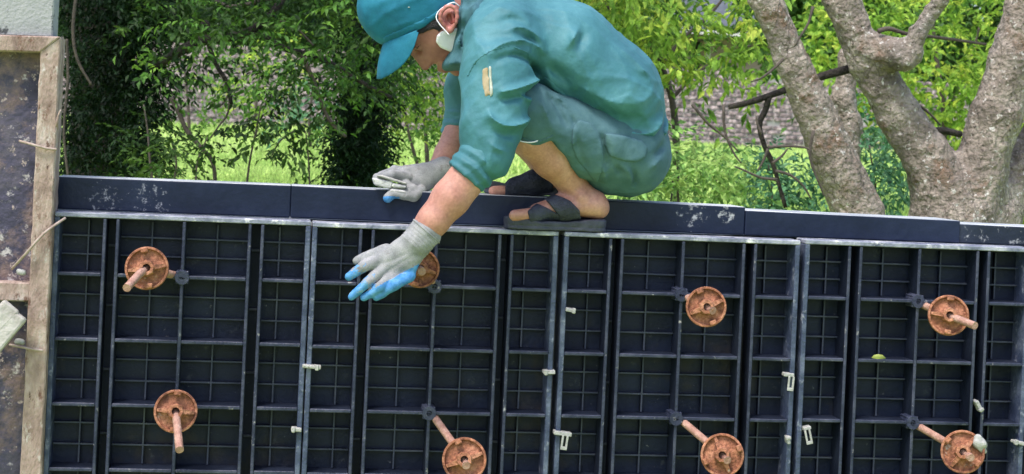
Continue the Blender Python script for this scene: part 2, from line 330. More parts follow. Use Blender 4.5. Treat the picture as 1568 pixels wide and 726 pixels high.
        for _ in range(smooth):
            S = np.zeros_like(V); n = np.zeros(len(V))
            for a in range(4):
                i, j = F[:, a], F[:, (a + 1) % 4]
                for c in range(3): S[:, c] += np.bincount(i, V[j, c], len(V)) + np.bincount(j, V[i, c], len(V))
                n += np.bincount(i, minlength=len(V)) + np.bincount(j, minlength=len(V))
            V = V * .5 + .5 * S / np.maximum(n, 1)[:, None]
        if len(V) < 40000:                                # keep the main piece only
            lab = np.arange(len(V))
            while True:
                m = lab[F].min(1); new = lab.copy(); np.minimum.at(new, F.ravel(), np.repeat(m, 4)); new = new[new]
                if (new == lab).all(): break
                lab = new
            best = np.bincount(lab).argmax(); keep = lab == best; F = F[keep[F[:, 0]]]; rm = np.cumsum(keep) - 1; V = V[keep]; F = rm[F]
        return np_mesh(name, V, F)
    def build(s, name, m, parent=None, smooth=1): return link(name, s.mesh(name, smooth), m, parent)

# ------------------------------------------------------------------ ground, wall core, far wall
def ground_z(x, y):
    x = np.asarray(x, float); y = np.asarray(y, float)
    back = .66 + .029 * np.clip(y - .6, 0, 26) + .004 * np.clip(x, -20, 20) * np.clip((y - 4) / 20, 0, 1) + .01 * np.clip(y - 27, 0, 60)
    back = back + .03 * np.sin(x * 1.3 + y * .7) * np.clip(y / 5, 0, 1) + .02 * np.sin(x * 3.1 - y * 1.9) * np.clip(y / 5, 0, 1)
    return np.where(y < .4, 0, np.where(y < .6, .66 * (y - .4) / .2, back))
def make_ground():
    xs = np.concatenate([[-600, -200, -80, -50], np.arange(-36, 40, .8), [50, 80, 200, 600]])
    ys = np.concatenate([[-400, -100, -30, -12, -6, -3, -1, 0, .39, .41, .5, .59, .61], np.arange(1, 46, .7), [60, 90, 200, 600]])
    X, Y = np.meshgrid(xs, ys, indexing='ij'); Z = ground_z(X, Y); n, m = X.shape
    V = np.stack([X, Y, Z], 2).reshape(-1, 3); i, j = np.meshgrid(np.arange(n - 1), np.arange(m - 1), indexing='ij'); a = (i * m + j).ravel()
    tag(link('ground', np_mesh('ground', V, np.stack([a, a + m, a + m + 1, a + 1], 1)), M_GROUND), kind='structure')
make_ground()

def wx(px, py, Y): return float(at(px, py, Y)[0])
def wz(px, py, Y): return float(at(px, py, Y)[2])

# poured wall core behind the panels
core = MB().box((-.02, .082, 0), (3.6, .30, ZT - .004)).build('concrete_wall', M_CONC)
tag(core, 'concrete wall core standing behind the row of dark ribbed formwork panels', 'wall')

# ------------------------------------------------------------------ formwork panels
RV = [.116, .146, .30, .454, .484]            # main rib centres across a 0.6 m panel
DEP = .075
def boxmesh(name, lo, hi, m, bev=.0018):
    me = MB().box(lo, hi, None, bev).mesh(name); me.materials.append(m)
    if name in ('rib', 'thin_rib'):                     # only the edge that meets boots and tools is worn pale
        me.materials.append(M_WEB)
        for p in me.polygons: p.material_index = 0 if p.normal.y < -.4 else 1
    return me
def make_panel():
    root = empty('formwork_panel', (0, 0, 0), None, 'formwork panel', 'row of ribbed formwork panels')
    H = 1.2; W = .598
    def part(name, lo, hi, m, bev=.0018, parent=root): return link(name, boxmesh(name, lo, hi, m, bev), None, parent)
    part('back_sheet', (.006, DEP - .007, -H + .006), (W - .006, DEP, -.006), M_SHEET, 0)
    part('flange', (0, 0, -.011), (W, DEP + .002, 0), M_FLANGE)
    part('flange', (0, 0, -H), (W, DEP + .002, -H + .011), M_FLANGE)
    part('flange', (0, .0004, -H + .0115), (.012, DEP + .002, -.0115), M_SIDE)
    part('flange', (W - .012, .0004, -H + .0115), (W, DEP + .002, -.0115), M_SIDE)
    for x in RV: part('rib', (x - .0039, .0008, -H + .0125), (x + .0039, DEP - .008, -.0125), M_RIB)
    rows = [-.142 - .15 * i for i in range(7)]
    segs = [(.0125, RV[0] - .0042), (RV[1] + .0042, RV[2] - .0042), (RV[2] + .0042, RV[3] - .0042), (RV[4] + .0042, W - .0125)]
    for z in rows:
        for a, b in segs: part('rib', (a, .0013, z - .0043), (b, DEP - .008, z + .0043), M_RIB)
    zs = [-.0125] + rows + [-H + .0125]
    for z0, z1 in zip(zs[:-1], zs[1:]):
        for q in (1 / 3, 2 / 3):
            z = z0 + (z1 - z0) * q
            for a, b in segs: part('thin_rib', (a, .053, z - .0022), (b, DEP - .008, z + .0022), M_THIN, .0006)
        for (a, b), q in zip(segs, (.62, .5, .5, .38)):
            x = a + (b - a) * q; part('thin_rib', (x - .0022, .0535, z1 + .006), (x + .0022, DEP - .008, z0 - .006), M_THIN, .0006)
        part('thin_rib', (RV[0] + .005, .060, (z0 + z1) / 2 - .003), (RV[1] - .005, DEP - .008, (z0 + z1) / 2 + .003), M_THIN, .0006)
        part('thin_rib', (RV[3] + .005, .060, (z0 + z1) / 2 - .003), (RV[4] - .005, DEP - .008, (z0 + z1) / 2 + .003), M_THIN, .0006)
    for z in (rows[0], rows[2], rows[4], rows[6]):
        Mx = Matrix.Translation((RV[2], -.003, z)) @ Matrix.Rotation(math.radians(-90), 4, 'X')
        b = MB().lathe([(.007, .0), (.0165, .0), (.0175, .003), (.0175, .05), (.007, .05), (.007, .0)], Mx, 14)
        o = b.build('tie_socket', M_RIB, root)
        for k in range(4):
            a_ = math.pi / 4 + k * math.pi / 2
            link('socket_lug', boxmesh('socket_lug', (RV[2] + math.cos(a_) * .017 - .003, .001, z + math.sin(a_) * .017 - .003), (RV[2] + math.cos(a_) * .017 + .003, .05, z + math.sin(a_) * .017 + .003), M_RIB), None, o)
    return root
def copy_tree(o, parent=None):
    c = o.copy(); COL.objects.link(c)
    if parent is not None: c.parent = parent
    for ch in list(o.children): copy_tree(ch, c)
    return c
PX = [wx(75, 520, 0), wx(471, 520, 0), wx(857.5, 520, 0), wx(1227.5, 520, 0)]
PX.append(PX[3] + .603)
PANEL_LABELS = ['ribbed dark blue formwork panel directly beside the splashed timber post, leftmost of the row',
                'ribbed dark blue formwork panel behind the reaching gloved hand, second from the timber post',
                "ribbed dark blue formwork panel below the worker's slipper, middle one of the row",
                'ribbed dark blue formwork panel holding the yellow leaf, second from the far end',
                'ribbed dark blue formwork panel cut off by the picture edge, far end of the row']
proto = make_panel()
panels = []
for i, x in enumerate(PX):
    o = proto if i == 0 else copy_tree(proto)
    o.location = (x, random.uniform(-.001, .001), ZT + (.002, 0, .0, .003, .004)[i]); o['label'] = PANEL_LABELS[i]
    if i == 0: o.scale[0] = (PX[1] - PX[0]) / .602
    panels.append(o)

# cap boards on top of the wall
def cap_board(x0, x1, h0, h1, y0, y1, m, label, z0=0.004):
    bm = MB(); v = [(x0, y0, z0), (x1, y0, z0), (x1, y1, z0), (x0, y1, z0), (x0, y0, h0), (x1, y0, h1), (x1, y1, h1), (x0, y1, h0)]
    v = [(a, b, c + ZT) for a, b, c in v]
    bm.add(v, [(0, 3, 2, 1), (4, 5, 6, 7), (0, 1, 5, 4), (1, 2, 6, 5), (2, 3, 7, 6), (3, 0, 4, 7)])
    o = bm.build('cap_board', m); o.data.materials.append(M_BTOP)
    for pp in o.data.polygons: pp.material_index = 1 if pp.normal.z > .7 else 0
    mod = o.modifiers.new('b', 'BEVEL'); mod.width = .003; mod.segments = 2
    return tag(o, label, 'board', 'black boards capping the wall')
bx = [wx(84, 300, .08), wx(445, 310, .08), wx(1141, 335, .08), wx(1470, 350, .08), wx(1690, 360, .08)]
hz_ = lambda px, py: wz(px, py, .08) - ZT
cap_board(bx[0], bx[1] - .0002, hz_(85, 270), hz_(445, 284), .080, .215, M_BOARD, 'black capping board with white cement scratches, beside the timber post')
cap_board(bx[1] + .0002, bx[2] - .0002, hz_(445, 284), hz_(1140, 317), .081, .215, M_BOARD, 'long black capping board on which the worker crouches')
cap_board(bx[2] + .0002, bx[3] - .0002, hz_(1141, 322), hz_(1470, 338), .078, .24, M_BOARD, 'lower black capping board in front of the grey tree trunks')
cap_board(bx[3] + .0002, bx[4], hz_(1470, 343), hz_(1690, 353), .086, .24, M_BOARD2, 'lowest black capping board, with pale splashes, at the far end of the wall')

# ------------------------------------------------------------------ tie rods with disc nuts
def tie_rod(S, N, T, r, yn, yt, spin, label, split=.0, tilt=(0, 0)):
    Sw = Vector(at(*S, .03)); Nw = Vector(at(*N, yn)); Tw = Vector(at(*T, yt))
    root = empty('tie_rod', Sw, label, 'tie rod', 'rusty tie rods with disc nuts')
    dpt = (Nw - Sw).normalized()
    pts = spline([Sw, Sw.lerp(Nw, .5), Nw, Tw], 90)
    rr = [.0084 * (1 + .13 * (i % 2)) for i in range(90)]
    sharp(MB().tube(pts, rr, 12).build('rod', M_RUSTROD, root), 50)
    R = r * scl(*N, yn)
    zax = (Vector(CAM) - Nw).normalized(); zax = (zax + Vector((tilt[0], 0, tilt[1]))).normalized()
    xax = Vector((0, 0, 1)).cross(zax).normalized(); yax = zax.cross(xax)
    Mx = Matrix((xax, yax, zax)).transposed().to_4x4(); Mx.translation = Nw
    Mx = Mx @ Matrix.Rotation(math.radians(spin), 4, 'Z')
    prof = [(.010, -.006), (R * .97, -.006), (R, -.003), (R, .007), (R * .97, .0085), (R * .90, .0085), (R * .875, .006), (R * .86, -.0005), (R * .5, .0005), (.022, .002), (.010, .002), (.010, -.006)]
    nut = sharp(MB().lathe(prof, Mx, 40).build('disc_nut', M_RUST, root), 35)
    hub = MB().lathe([(.0093, .001), (.020, .001), (.0185, .020), (.0165, .027), (.0093, .027), (.0093, .001)], Mx, 8)
    sharp(hub.build('hub', M_RUST, nut), 30)
    for s in (-1, 1):                                     # two wings ending in lugs at the rim
        wv = MB().add([Mx @ Vector(p) for p in [(s * .014, -.007, .0012), (s * R * .86, -.004, .0012), (s * R * .86, .004, .0012), (s * .014, .007, .0012), (s * .014, -.006, .022), (s * R * .86, -.003, .011), (s * R * .86, .003, .011), (s * .014, .006, .022)]],
                      [(0, 1, 2, 3), (4, 5, 6, 7), (0, 1, 5, 4), (1, 2, 6, 5), (2, 3, 7, 6), (3, 0, 4, 7)])
        sharp(wv.build('wing', M_RUST, nut), 30)
        lg = MB().box((-.008, R * .72 if s > 0 else -R * .95, .001), (.008, R * .95 if s > 0 else -R * .72, .020), Mx, .002)
        sharp(lg.build('lug', M_RUST, nut), 30)
    return root
tie_rod((272, 423), (225, 411), (194, 441), 33, -.09, -.20, 10, 'rusty tie rod and disc nut at upper left, beside a blue socket, tip pointing down-left', tilt=(-.05, .05))
tie_rod((268, 622), (269, 630), (275, 689), 33, -.07, -.20, -4, 'rusty tie rod at lower left, its tip hanging straight down over the disc nut')
tie_rod((668, 437), (643, 411), (646, 416), 30, -.075, -.11, -15, 'rusty tie rod and disc nut half hidden behind the reaching gloved hand', tilt=(.05, 0))
tie_rod((661, 633), (711, 704), (714, 713), 34, -.16, -.19, 22, 'rusty tie rod slanting to a disc nut at the bottom, below the reaching gloved hand')
tie_rod((1045, 452), (1081, 470), (1092, 476), 31, -.10, -.128, 25, "rusty tie rod with disc nut and pale stub, below and right of the near slipper", tilt=(.1, 0))
tie_rod((1040, 641), (1106, 697), (1114, 705), 33, -.16, -.19, 115, 'rusty tie rod slanting to a bottom disc nut, left of the slotted clip plates')
tie_rod((1408, 465), (1452, 483), (1493, 499), 31, -.10, -.19, -4, 'rusty tie rod below the forked tree, its tip sticking out sideways past the disc nut', tilt=(.16, .05))
tie_rod((1400, 649), (1474, 692), (1487, 701), 33, -.16, -.20, 55, 'rusty tie rod with white residue on its disc nut, lower row at the far end', tilt=(.05, 0))

# ------------------------------------------------------------------ white wedge clips on the seams
def clip(px, py, side, ang, label, plate=False, ln=26):
    p = Vector(at(px, py, -.006)); k = scl(px, py, 0)
    root = empty('wedge_clip', p, label, 'clip', 'white wedge clips on the panel seams')
    Mx = Matrix.Translation(p) @ Matrix.Rotation(math.radians(ang), 4, 'Y')
    l = ln * k / 2.3
    sharp(MB().box((-l, -.004, -.0042), (l, .02, .0042), Mx, .0015, .001).build('pin', M_CLIP, root), 30)
    if plate:
        b = MB(); h = 19 * k
        b.box((side * .004 - .006, -.006, -h), (side * .004 - .001, -.003, -.003), Mx, .0008)
        b.box((side * .004 + .005, -.006, -h), (side * .004 + .010, -.003, -.003), Mx, .0008)
        b.box((side * .004 - .006, -.0065, -h - .008), (side * .004 + .010, -.003, -h), Mx, .0008)
        sharp(b.build('slotted_plate', M_CLIP, root), 30)
    else:
        sharp(MB().box((side * l * .6 - .004, -.008, -.0065), (side * l * .6 + .004, .004, .0065), Mx, .0015).build('pin_head', M_CLIP, root), 30)
clip(477, 562, 1, 4, 'white pin clip through the first seam, between the two left tie rods and the glove', ln=32)
clip(454, 658, -1, 3, 'short white pin clip low on the first seam, below another clip', ln=18)
clip(874, 475, 1, 8, 'tiny white pin clip on the seam right below the slipper', ln=17)
clip(841, 570, -1, -4, 'white pin clip left of the second seam, midway down the panel', ln=21)
clip(862, 664, 1, 6, 'forked white clip low on the seam below the slipper', True, 32)
clip(1208, 574, 1, 4, 'white slotted clip plate hanging left of the third seam', True, 18)
clip(1236, 656, -1, -14, 'white slotted clip plate right of the third seam, near the bottom', True, 14)
clip(1207, 674, -1, 80, 'small upright white pin left of the third seam, near the bottom', ln=14)
clip(1499, 622, 1, 60, 'white lumpy clip on the last seam gap, above the residue-covered disc nut', ln=22)
clip(1560, 678, -1, 10, 'white pin clip on the far-end panel at the picture edge', ln=20)
# cement lump on the lower right disc nut
fl = Field(at(1470, 700, -.3) - .05, at(1520, 640, -.1) + .05, .003)
for px, py, r in ((1497, 671, 6), (1502, 680, 8), (1495, 678, 7), (1504, 689, 5)): fl.cone(at(px, py, -.175), at(px + 2, py + 2, -.17), r * .0016, r * .0014, .006)
fl.noise(.0015, 300, 4)
tag(fl.build('cement_lump', M_CLIP), 'whitish cement lump stuck to the rim of the lower far-end disc nut', 'cement lump')
# yellow-green leaf on a rib
p = Vector(at(1345, 546, -.004)); b = MB(); k = scl(1345, 546, 0)
out = [(-13, 3), (-8, -3), (0, -5), (8, -3), (14, 4), (6, 5), (-4, 5)]
vs = [Vector(at(1345 + a * .85, 546 + c * .7, -.004 - .010 * (1 - (a / 14) ** 2))) for a, c in out]; vs.append(Vector(at(1345, 547, -.012)))
b.add(vs, [(i, (i + 1) % 7, 7) for i in range(7)])
o = b.build('fallen_leaf', mat('fallen_leaf', [(.20, .25, .05), (.28, .30, .08)], 60, .5), None, True)
sm = o.modifiers.new('s', 'SOLIDIFY'); sm.thickness = .001
tag(o, 'yellow-green fallen leaf lying on a rib of the formwork', 'leaf')

# ------------------------------------------------------------------ column form at the left with its timber frame
YP = -.035
root = empty('column_form', at(40, 726, YP), 'cement splashed timber frame with stained dark panels around the concrete column', 'column form')
def ipart(name, quad, y0, y1, m, parent, seg=1, jit=.0, smooth=False):
    """board whose front outline is given at real depth y0 and which is y1-y0 thick"""
    a = [Vector(at(px, py, y0)) for px, py in quad]; n = len(a)
    v = a + [q + Vector((0, y1 - y0, 0)) for q in a]
    f = [tuple(range(n)), tuple(range(n, 2 * n))[::-1]] + [(i, (i + 1) % n, n + (i + 1) % n, n + i) for i in range(n)]
    b = MB().add(v, f); o = b.build(name, m, parent); md = o.modifiers.new('b', 'BEVEL'); md.width = .003; md.segments = 1
    return o
def wobbly(p0, p1, n, amp):
    t = np.linspace(0, 1, n); r = np.random.default_rng(int(p0[0] * 7 + p1[1])); return [(p0[0] + (p1[0] - p0[0]) * q + r.normal() * amp * (0 < i < n - 1), p0[1] + (p1[1] - p0[1]) * q) for i, q in enumerate(t)]
post = ipart('post', [(61, 78)] + [(93, 56)] + wobbly((92, 70), (60, 800), 40, .5) + wobbly((27, 800), (61, 90), 40, .4), YP, .055, M_TIMBER, root)
ipart('rail', [(-120, 50), (61, 55), (93, 56), (61, 80), (-120, 75)], YP - .004, .05, M_TIMBER, root)
ipart('rail', [(-120, 428), (46.5, 433), (45, 462), (-120, 457)], YP + .002, .05, M_TIMBER, root)
ipart('form_sheet', [(-120, 74), (66, 78), (48, 440), (-120, 432)], YP + .045, .052, M_PLY, root)
ipart('form_sheet', [(-120, 455), (48, 460), (32, 800), (-120, 800)], YP + .046, .052, M_PLY, root)
for q in ((-60, 110, 120), (18, 90, 380)): 
    pass
cc = ipart('concrete_column', [(-130, -160), (90, -160), (80, 57), (-130, 50)], YP + .012, .075, M_CONC, None)
tag(cc, 'grey pitted concrete column rising above the timber frame', 'column')
col2 = MB().box((wx(-130, 400, 0), .056, 0), (wx(60, 400, .1) - .01, .32, wz(60, 62, 0))).build('column_core', M_CONC)
tag(col2, 'lower concrete part of the column, hidden behind the stained form sheets', 'column')
# pale sawn prop jammed under the rail
pr = MB(); 
a, b_ = Vector(at(40, 470, -.06)), Vector(at(-60, 590, -.12))
def prop(off0, off1, wd, label):
    A = Vector(at(off0[0], off0[1], -.075)); B = Vector(at(off1[0], off1[1], -.105)); d = (B - A).normalized(); s_ = d.cross(Vector((0, 1, 0))).normalized(); u_ = d.cross(s_)
    k = wd * .0015; v = []
    for P in (A, B): v += [P + s_ * k + u_ * .02, P + s_ * k - u_ * .02, P - s_ * k - u_ * .02, P - s_ * k + u_ * .02]
    o = MB().add(v, [(0, 1, 2, 3), (4, 5, 6, 7), (0, 1, 5, 4), (1, 2, 6, 5), (2, 3, 7, 6), (3, 0, 4, 7)]).build('timber_prop', M_POLE)
    md = o.modifiers.new('b', 'BEVEL'); md.width = .006; md.segments = 2
    return tag(o, label, 'timber', 'pale sawn props')
prop((19, 468), (-95, 590), 15, 'pale sawn timber prop wedged under the rail, upper one of the two')
prop((32, 482), (-75, 610), 12, 'pale sawn timber prop wedged under the rail, lower one of the two')
def wire(pts, r, label, ys):
    q = spline([at(x, y, yy) for (x, y), yy in zip(pts, ys)], 16)
    tag(MB().tube(q, r * .0015, 6).build('tie_wire', M_WIRE, None, True), label, 'wire', 'wires round the timber post')
wire([(30, 216), (52, 222), (70, 227), (87, 229)], 2.2, 'rusty wire across the timber post, high up beside the dark tree', [YP + .03, YP - .006, YP - .008, YP - .006])
wire([(15, 528), (36, 532), (50, 535), (66, 537)], 2.2, 'rusty wire across the timber post, low down beside the pale props', [YP + .02, YP - .008, YP - .009, YP - .007])
wire([(18, 412), (40, 388), (68, 357), (100, 334)], 2.3, 'pale stick leaning diagonally across the timber post', [YP + .03, YP - .012, YP - .012, -.012])
nl = MB()
for px, py in ((30, 523), (33, 416)):
    fl = Field(at(px, py, YP) - .05, at(px, py, YP) + .05, .003)
    fl.cone(at(px - 3, py, YP + .015), at(px + 4, py + 1, YP + .01), .0075, .007, .004).noise(.001, 300, px)
    fl.build('cement_blob', M_CLIP, root)
sp = MB().tube(spline([at(86, 200, YP + .02), at(87, 190, YP), at(89, 178, YP - .002), at(93, 168, YP)], 8), [.004, .005, .004, .003, .003, .002, .002, .001], 6).build('splinter', M_TIMBER, root, True)
#@@PERSON
# ------------------------------------------------------------------ the crouching worker
def pr_(x, y, Y, r): return at(x, y, Y), r * scl(x, y, Y)
def chain(F, pts, k=.02, sy=1.0, op='add'):
    for a, b in zip(pts[:-1], pts[1:]):
        (A, ra), (B, rb) = pr_(*a), pr_(*b); F.cone(A, B, ra, rb, k, sy, op)
    return F
def fieldbox(x0, y0, x1, y1, Y0, Y1, res):
    a, b = at(x0, y1, Y0), at(x1, y0, Y1); lo = np.minimum(a, b) - .03; hi = np.maximum(a, b) + .03
    return Field(lo, hi, res)
def pl(pts, Y): return [at(x, y, Y) for x, y in pts]
def pxdir(dx, dy):
    a, b = at(700, 200, 0), at(700 + dx, 200 + dy, 0); v = b - a; return v / np.linalg.norm(v)
M_SHIRT = mat('teal_work_cloth', [(.026, .105, .132), (.038, .142, .172), (.062, .19, .222)], 7, .65, .55, 42, spec=.32, fine=(900, .12), dist=.005)
M_TROUS = mat('grey_teal_cloth', [(.032, .083, .101), (.050, .112, .134), (.078, .154, .177)], 9, .8, .55, 48, spec=.25, fine=(900, .12), dist=.005)
M_COLLAR = mat('collar_cloth', [(.025, .085, .11), (.045, .13, .16)], 20, .85, .4, 500, dist=.002)
M_CAP = mat('blue_cap_cloth', [(.004, .075, .125), (.008, .115, .19), (.018, .16, .25)], 12, .75, .45, 60, spec=.25, fine=(900, .1), dist=.003)
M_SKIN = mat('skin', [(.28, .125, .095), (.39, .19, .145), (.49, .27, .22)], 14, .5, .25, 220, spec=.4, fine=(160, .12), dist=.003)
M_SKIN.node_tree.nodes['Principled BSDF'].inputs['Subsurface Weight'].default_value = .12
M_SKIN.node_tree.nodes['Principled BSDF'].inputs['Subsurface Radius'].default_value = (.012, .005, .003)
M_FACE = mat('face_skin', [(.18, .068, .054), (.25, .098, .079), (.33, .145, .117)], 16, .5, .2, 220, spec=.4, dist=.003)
M_EAR = mat('ear_skin', [(.30, .10, .085), (.42, .17, .15)], 30, .5)
M_HAIR = mat('black_hair', [(.006, .006, .008), (.02, .018, .02)], 90, .6, .8, 500)
M_KNIT = mat('grey_knit', [(.15, .155, .165), (.225, .23, .24), (.30, .30, .31)], 30, .9, .6, 700, patch=((.17, .155, .15), 36, .60, .08), dist=.0025, fine=(700, .25))
M_BLUE = mat('blue_rubber', [(.02, .12, .32), (.05, .20, .45), (.12, .30, .52)], 50, .55, .4, 300, patch=((.45, .47, .5), 60, .63, .08), dist=.003)
M_MASK = mat('white_mask', [(.62, .60, .66), (.74, .72, .77)], 30, .85, .3, 300, dist=.002)
M_SOLE = mat('dark_rubber', [(.016, .018, .03), (.028, .032, .05), (.06, .066, .095)], 16, .55, .3, 90)
M_STRAP = mat('navy_strap', [(.008, .010, .022), (.018, .022, .042), (.04, .045, .075)], 24, .6, .5, 200)
M_BADGE = mat('yellow_badge', [(.26, .19, .10), (.32, .27, .18)], 60, .7)
M_BADGE2 = mat('pale_badge_edge', [(.3, .33, .28), (.4, .42, .36)], 60, .7)
M_BLACK = mat('eye_dark', [(.01, .008, .008), (.02, .015, .012)], 60, .3)

man = empty('person', at(850, 345, .05), 'worker in teal shirt and cap crouching on the wall, one gloved hand reaching down', 'person')
YH = .10                                             # head's middle
Ud, Fd = pxdir(-.9, -.437), pxdir(-.437, .9); Ld = np.array([0, 1.0, 0])
HC = at(650, 17, YH); hk = scl(650, 17, YH)
def hp(f, u, y=0.0): return HC + (Fd * f + Ud * u) * hk + Ld * y     # f, u in photo pixels, y in metres (near side is minus)

# one continuous body: head, neck, torso, arms, hands, legs, feet
B = fieldbox(530, -85, 1050, 470, -.27, .40, .0045)
def head(B):
    B.ell(hp(-4, 8), np.array([60 * hk, 56 * hk, .076]), (Fd, Ud, Ld), .01)
    B.ell(hp(20, -28), np.array([50 * hk, 52 * hk, .064]), (Fd, Ud, Ld), .03)      # face block
    B.cone(hp(10, -42, -.045), hp(52, -84, -.012), .022, .016, .025); B.cone(hp(10, -42, .045), hp(52, -84, .012), .022, .016, .025)
    B.cone(hp(50, -82, 0), hp(56, -84, 0), .020, .017, .02)                         # chin
    for s in (-1, 1):
        B.cone(hp(36, -32, s * .042), hp(20, -26, s * .058), .020, .018, .02)       # cheekbone
        B.cone(hp(57, 2, s * .012), hp(46, 2, s * .046), .011, .010, .012)          # brow
        B.ell(hp(60, -15, s * .030), (.016, .010, .014), (Fd, Ud, Ld), .012, 'cut')
        B.ell(hp(52, -15, s * .031), (.013, .0115, .013), (Fd, Ud, Ld), .003)       # eyeball under lid
        B.cone(hp(63, -10, s * .022), hp(57, -11, s * .046), .0035, .003, .004)
    B.cone(hp(58, -4), hp(76, -38), .008, .0105, .012)                              # nose
    for s in (-1, 1): B.cone(hp(66, -42, s * .010), hp(72, -41, s * .008), .0085, .007, .006)
    B.cone(hp(62, -60, -.018), hp(68, -61, 0), .007, .0085, .007); B.cone(hp(62, -60, .018), hp(68, -61, 0), .007, .0085, .007)
    B.cone(hp(60, -67, -.015), hp(66, -68, 0), .007, .0085, .006); B.cone(hp(60, -67, .015), hp(66, -68, 0), .007, .0085, .006)
head(B)
HEADF = B.clone()
B.cone(hp(-28, -48), at(760, 30, .11), .058, .066, .03)                             # neck
chain(B, [(775, 50, .11, 62), (860, 90, .12, 68), (925, 140, .12, 62), (955, 195, .12, 50)], .04, 1.55)
chain(B, [(768, 72, -.055, 38), (752, 150, -.115, 32), (742, 240, -.135, 31), (690, 304, -.145, 29), (664, 337, -.15, 24.5), (640, 366, -.15, 21)], .012)
chain(B, [(740, 80, .25, 36), (714, 140, .285, 28), (704, 195, .27, 22), (685, 235, .21, 19), (668, 263, .165, 16)], .012)
chain(B, [(955, 230, .045, 50), (870, 195, -.01, 44), (800, 168, -.05, 33), (812, 205, -.035, 33), (845, 243, .0, 30), (872, 275, .03, 22), (889, 300, .035, 20)], .014)
chain(B, [(955, 230, .2, 50), (880, 195, .25, 44), (775, 165, .27, 34), (800, 205, .25, 28), (832, 250, .2, 20), (846, 272, .18, 16)], .014)
def foot(B, x, y, Y, s=1.0, flip=1):
    q = lambda dx, dy, dY, r: (x + dx * s, y + dy * s, Y + dY, r * s)
    chain(B, [q(-4, 0, 0, 19), q(16, 14, 0, 19), q(25, 22, 0, 15)], .012)           # ankle, heel
    chain(B, [q(18, 16, 0, 18), q(-35, 18, 0, 17), q(-70, 26, -.01 * flip, 13)], .014, 1.35)
    for i, (l, r, dY) in enumerate(((-105, 9, -.028), (-103, 7, -.011), (-99, 6.5, .004), (-94, 6, .018), (-87, 6, .031))):
        chain(B, [q(-72, 29, dY * flip, r + 1), q(l, 32, dY * flip * 1.15, r)], .005)
    B.ell(at(x - 2, y + 3, Y - .028), (.014, .012, .014), None, .01)                # ankle bone
foot(B, 893, 298, .030); foot(B, 850, 264, .165, .9)
# hands (inside the gloves)
PALM = [((640, 366, -.152, 18), (582, 397, -.155, 11)), ((640, 368, -.152, 19), (590, 408, -.16, 12)), ((640, 370, -.152, 19), (606, 416, -.16, 12)), ((640, 372, -.15, 18), (624, 418, -.155, 11))]
FING = [[(592, 384, -.140, 11), (570, 391, -.148, 9), (547, 399, -.150, 7.2)],
        [(580, 399, -.155, 10.5), (557, 408, -.172, 8.4), (535, 423, -.168, 7)],
        [(588, 411, -.16, 10), (562, 433, -.184, 7.6), (538, 455, -.172, 5.8)],
        [(604, 420, -.16, 10), (581, 440, -.188, 7.6), (557, 456, -.174, 5.8)],
        [(626, 422, -.155, 11), (606, 435, -.186, 8.8), (577, 455, -.176, 6.2)]]
FPALM = [((672, 261, .155, 15), (622, 268, .13, 15)), ((672, 264, .155, 15), (625, 284, .12, 14)), ((672, 263, .155, 15), (640, 282, .13, 17))]
FFING = [[(628, 266, .15, 10), (604, 262, .14, 8.5), (584, 270, .125, 7.5)], [(624, 272, .115, 9), (600, 268, .09, 8), (578, 272, .08, 7)],
         [(622, 284, .1, 9), (604, 294, .075, 8), (594, 303, .066, 7.5)], [(632, 290, .095, 9), (618, 299, .072, 8), (606, 297, .07, 7)], [(644, 292, .1, 9), (634, 301, .078, 7.5), (622, 300, .07, 7)]]
def hand(B, palm, fing, g, k):
    for a, b in palm:
        (A, ra), (Q, rb) = pr_(*a), pr_(*b); B.cone(A, Q, ra + g, rb + g, k, .8)
    for ch in fing:
        for a, b in zip(ch[:-1], ch[1:]):
            (A, ra), (Q, rb) = pr_(*a), pr_(*b); B.cone(A, Q, ra + g, rb + g, .0035)
hand(B, PALM, FING, -.003, .01); hand(B, FPALM, FFING, -.003, .01)
# ankle tendon creases
for dy in (0, 5, 10): B.fold(pl([(858, 296 + dy), (872, 300 + dy), (884, 300 + dy)], 0), -.0018, .0022, .04)
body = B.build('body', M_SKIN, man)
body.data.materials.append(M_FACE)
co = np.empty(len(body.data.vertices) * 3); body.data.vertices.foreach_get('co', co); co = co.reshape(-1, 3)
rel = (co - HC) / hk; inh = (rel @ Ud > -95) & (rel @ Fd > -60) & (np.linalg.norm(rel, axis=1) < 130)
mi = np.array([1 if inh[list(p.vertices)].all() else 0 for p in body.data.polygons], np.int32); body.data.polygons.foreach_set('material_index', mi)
# the ear
E_ = fieldbox(655, -25, 725, 75, -.03, .10, .0022)
ec = HC + (at(689, 27, YH) - HC); 
def ep(dx, dy, y): return at(689 + dx, 27 + dy, .016 + y)
rim = spline([ep(-4, 17, 0), ep(-14, 4, -.008), ep(-13, -9, -.012), ep(-2, -18, -.014), ep(9, -13, -.016), ep(11, 2, -.014), ep(5, 14, -.008), ep(2, 20, -.004)], 14)
for a, c in zip(rim[:-1], rim[1:]): E_.cone(a, c, .0048, .0048, .003)
E_.ell(ep(-1, 0, .006), (.020, .010, .027), None, .006); E_.cone(ep(-2, 20, .002), ep(1, 18, 0), .0075, .007, .006)
E_.ell(ep(-1, 3, -.004), (.010, .010, .014), None, .004, 'cut'); E_.cone(ep(4, -8, -.004), ep(5, 6, -.004), .0035, .0035, .004)
er = E_.build('ear', M_EAR, body)
E_.region([at(690 + 7 * math.cos(a) + 1.5 * math.sin(a), 28 + 10 * math.sin(a), .02) for a in np.linspace(0, 5.9, 14)], .0006, .03).build('ear_hollow', mat('ear_shadow_skin', [(.16, .035, .03), (.26, .07, .06)], 60, .5), er)
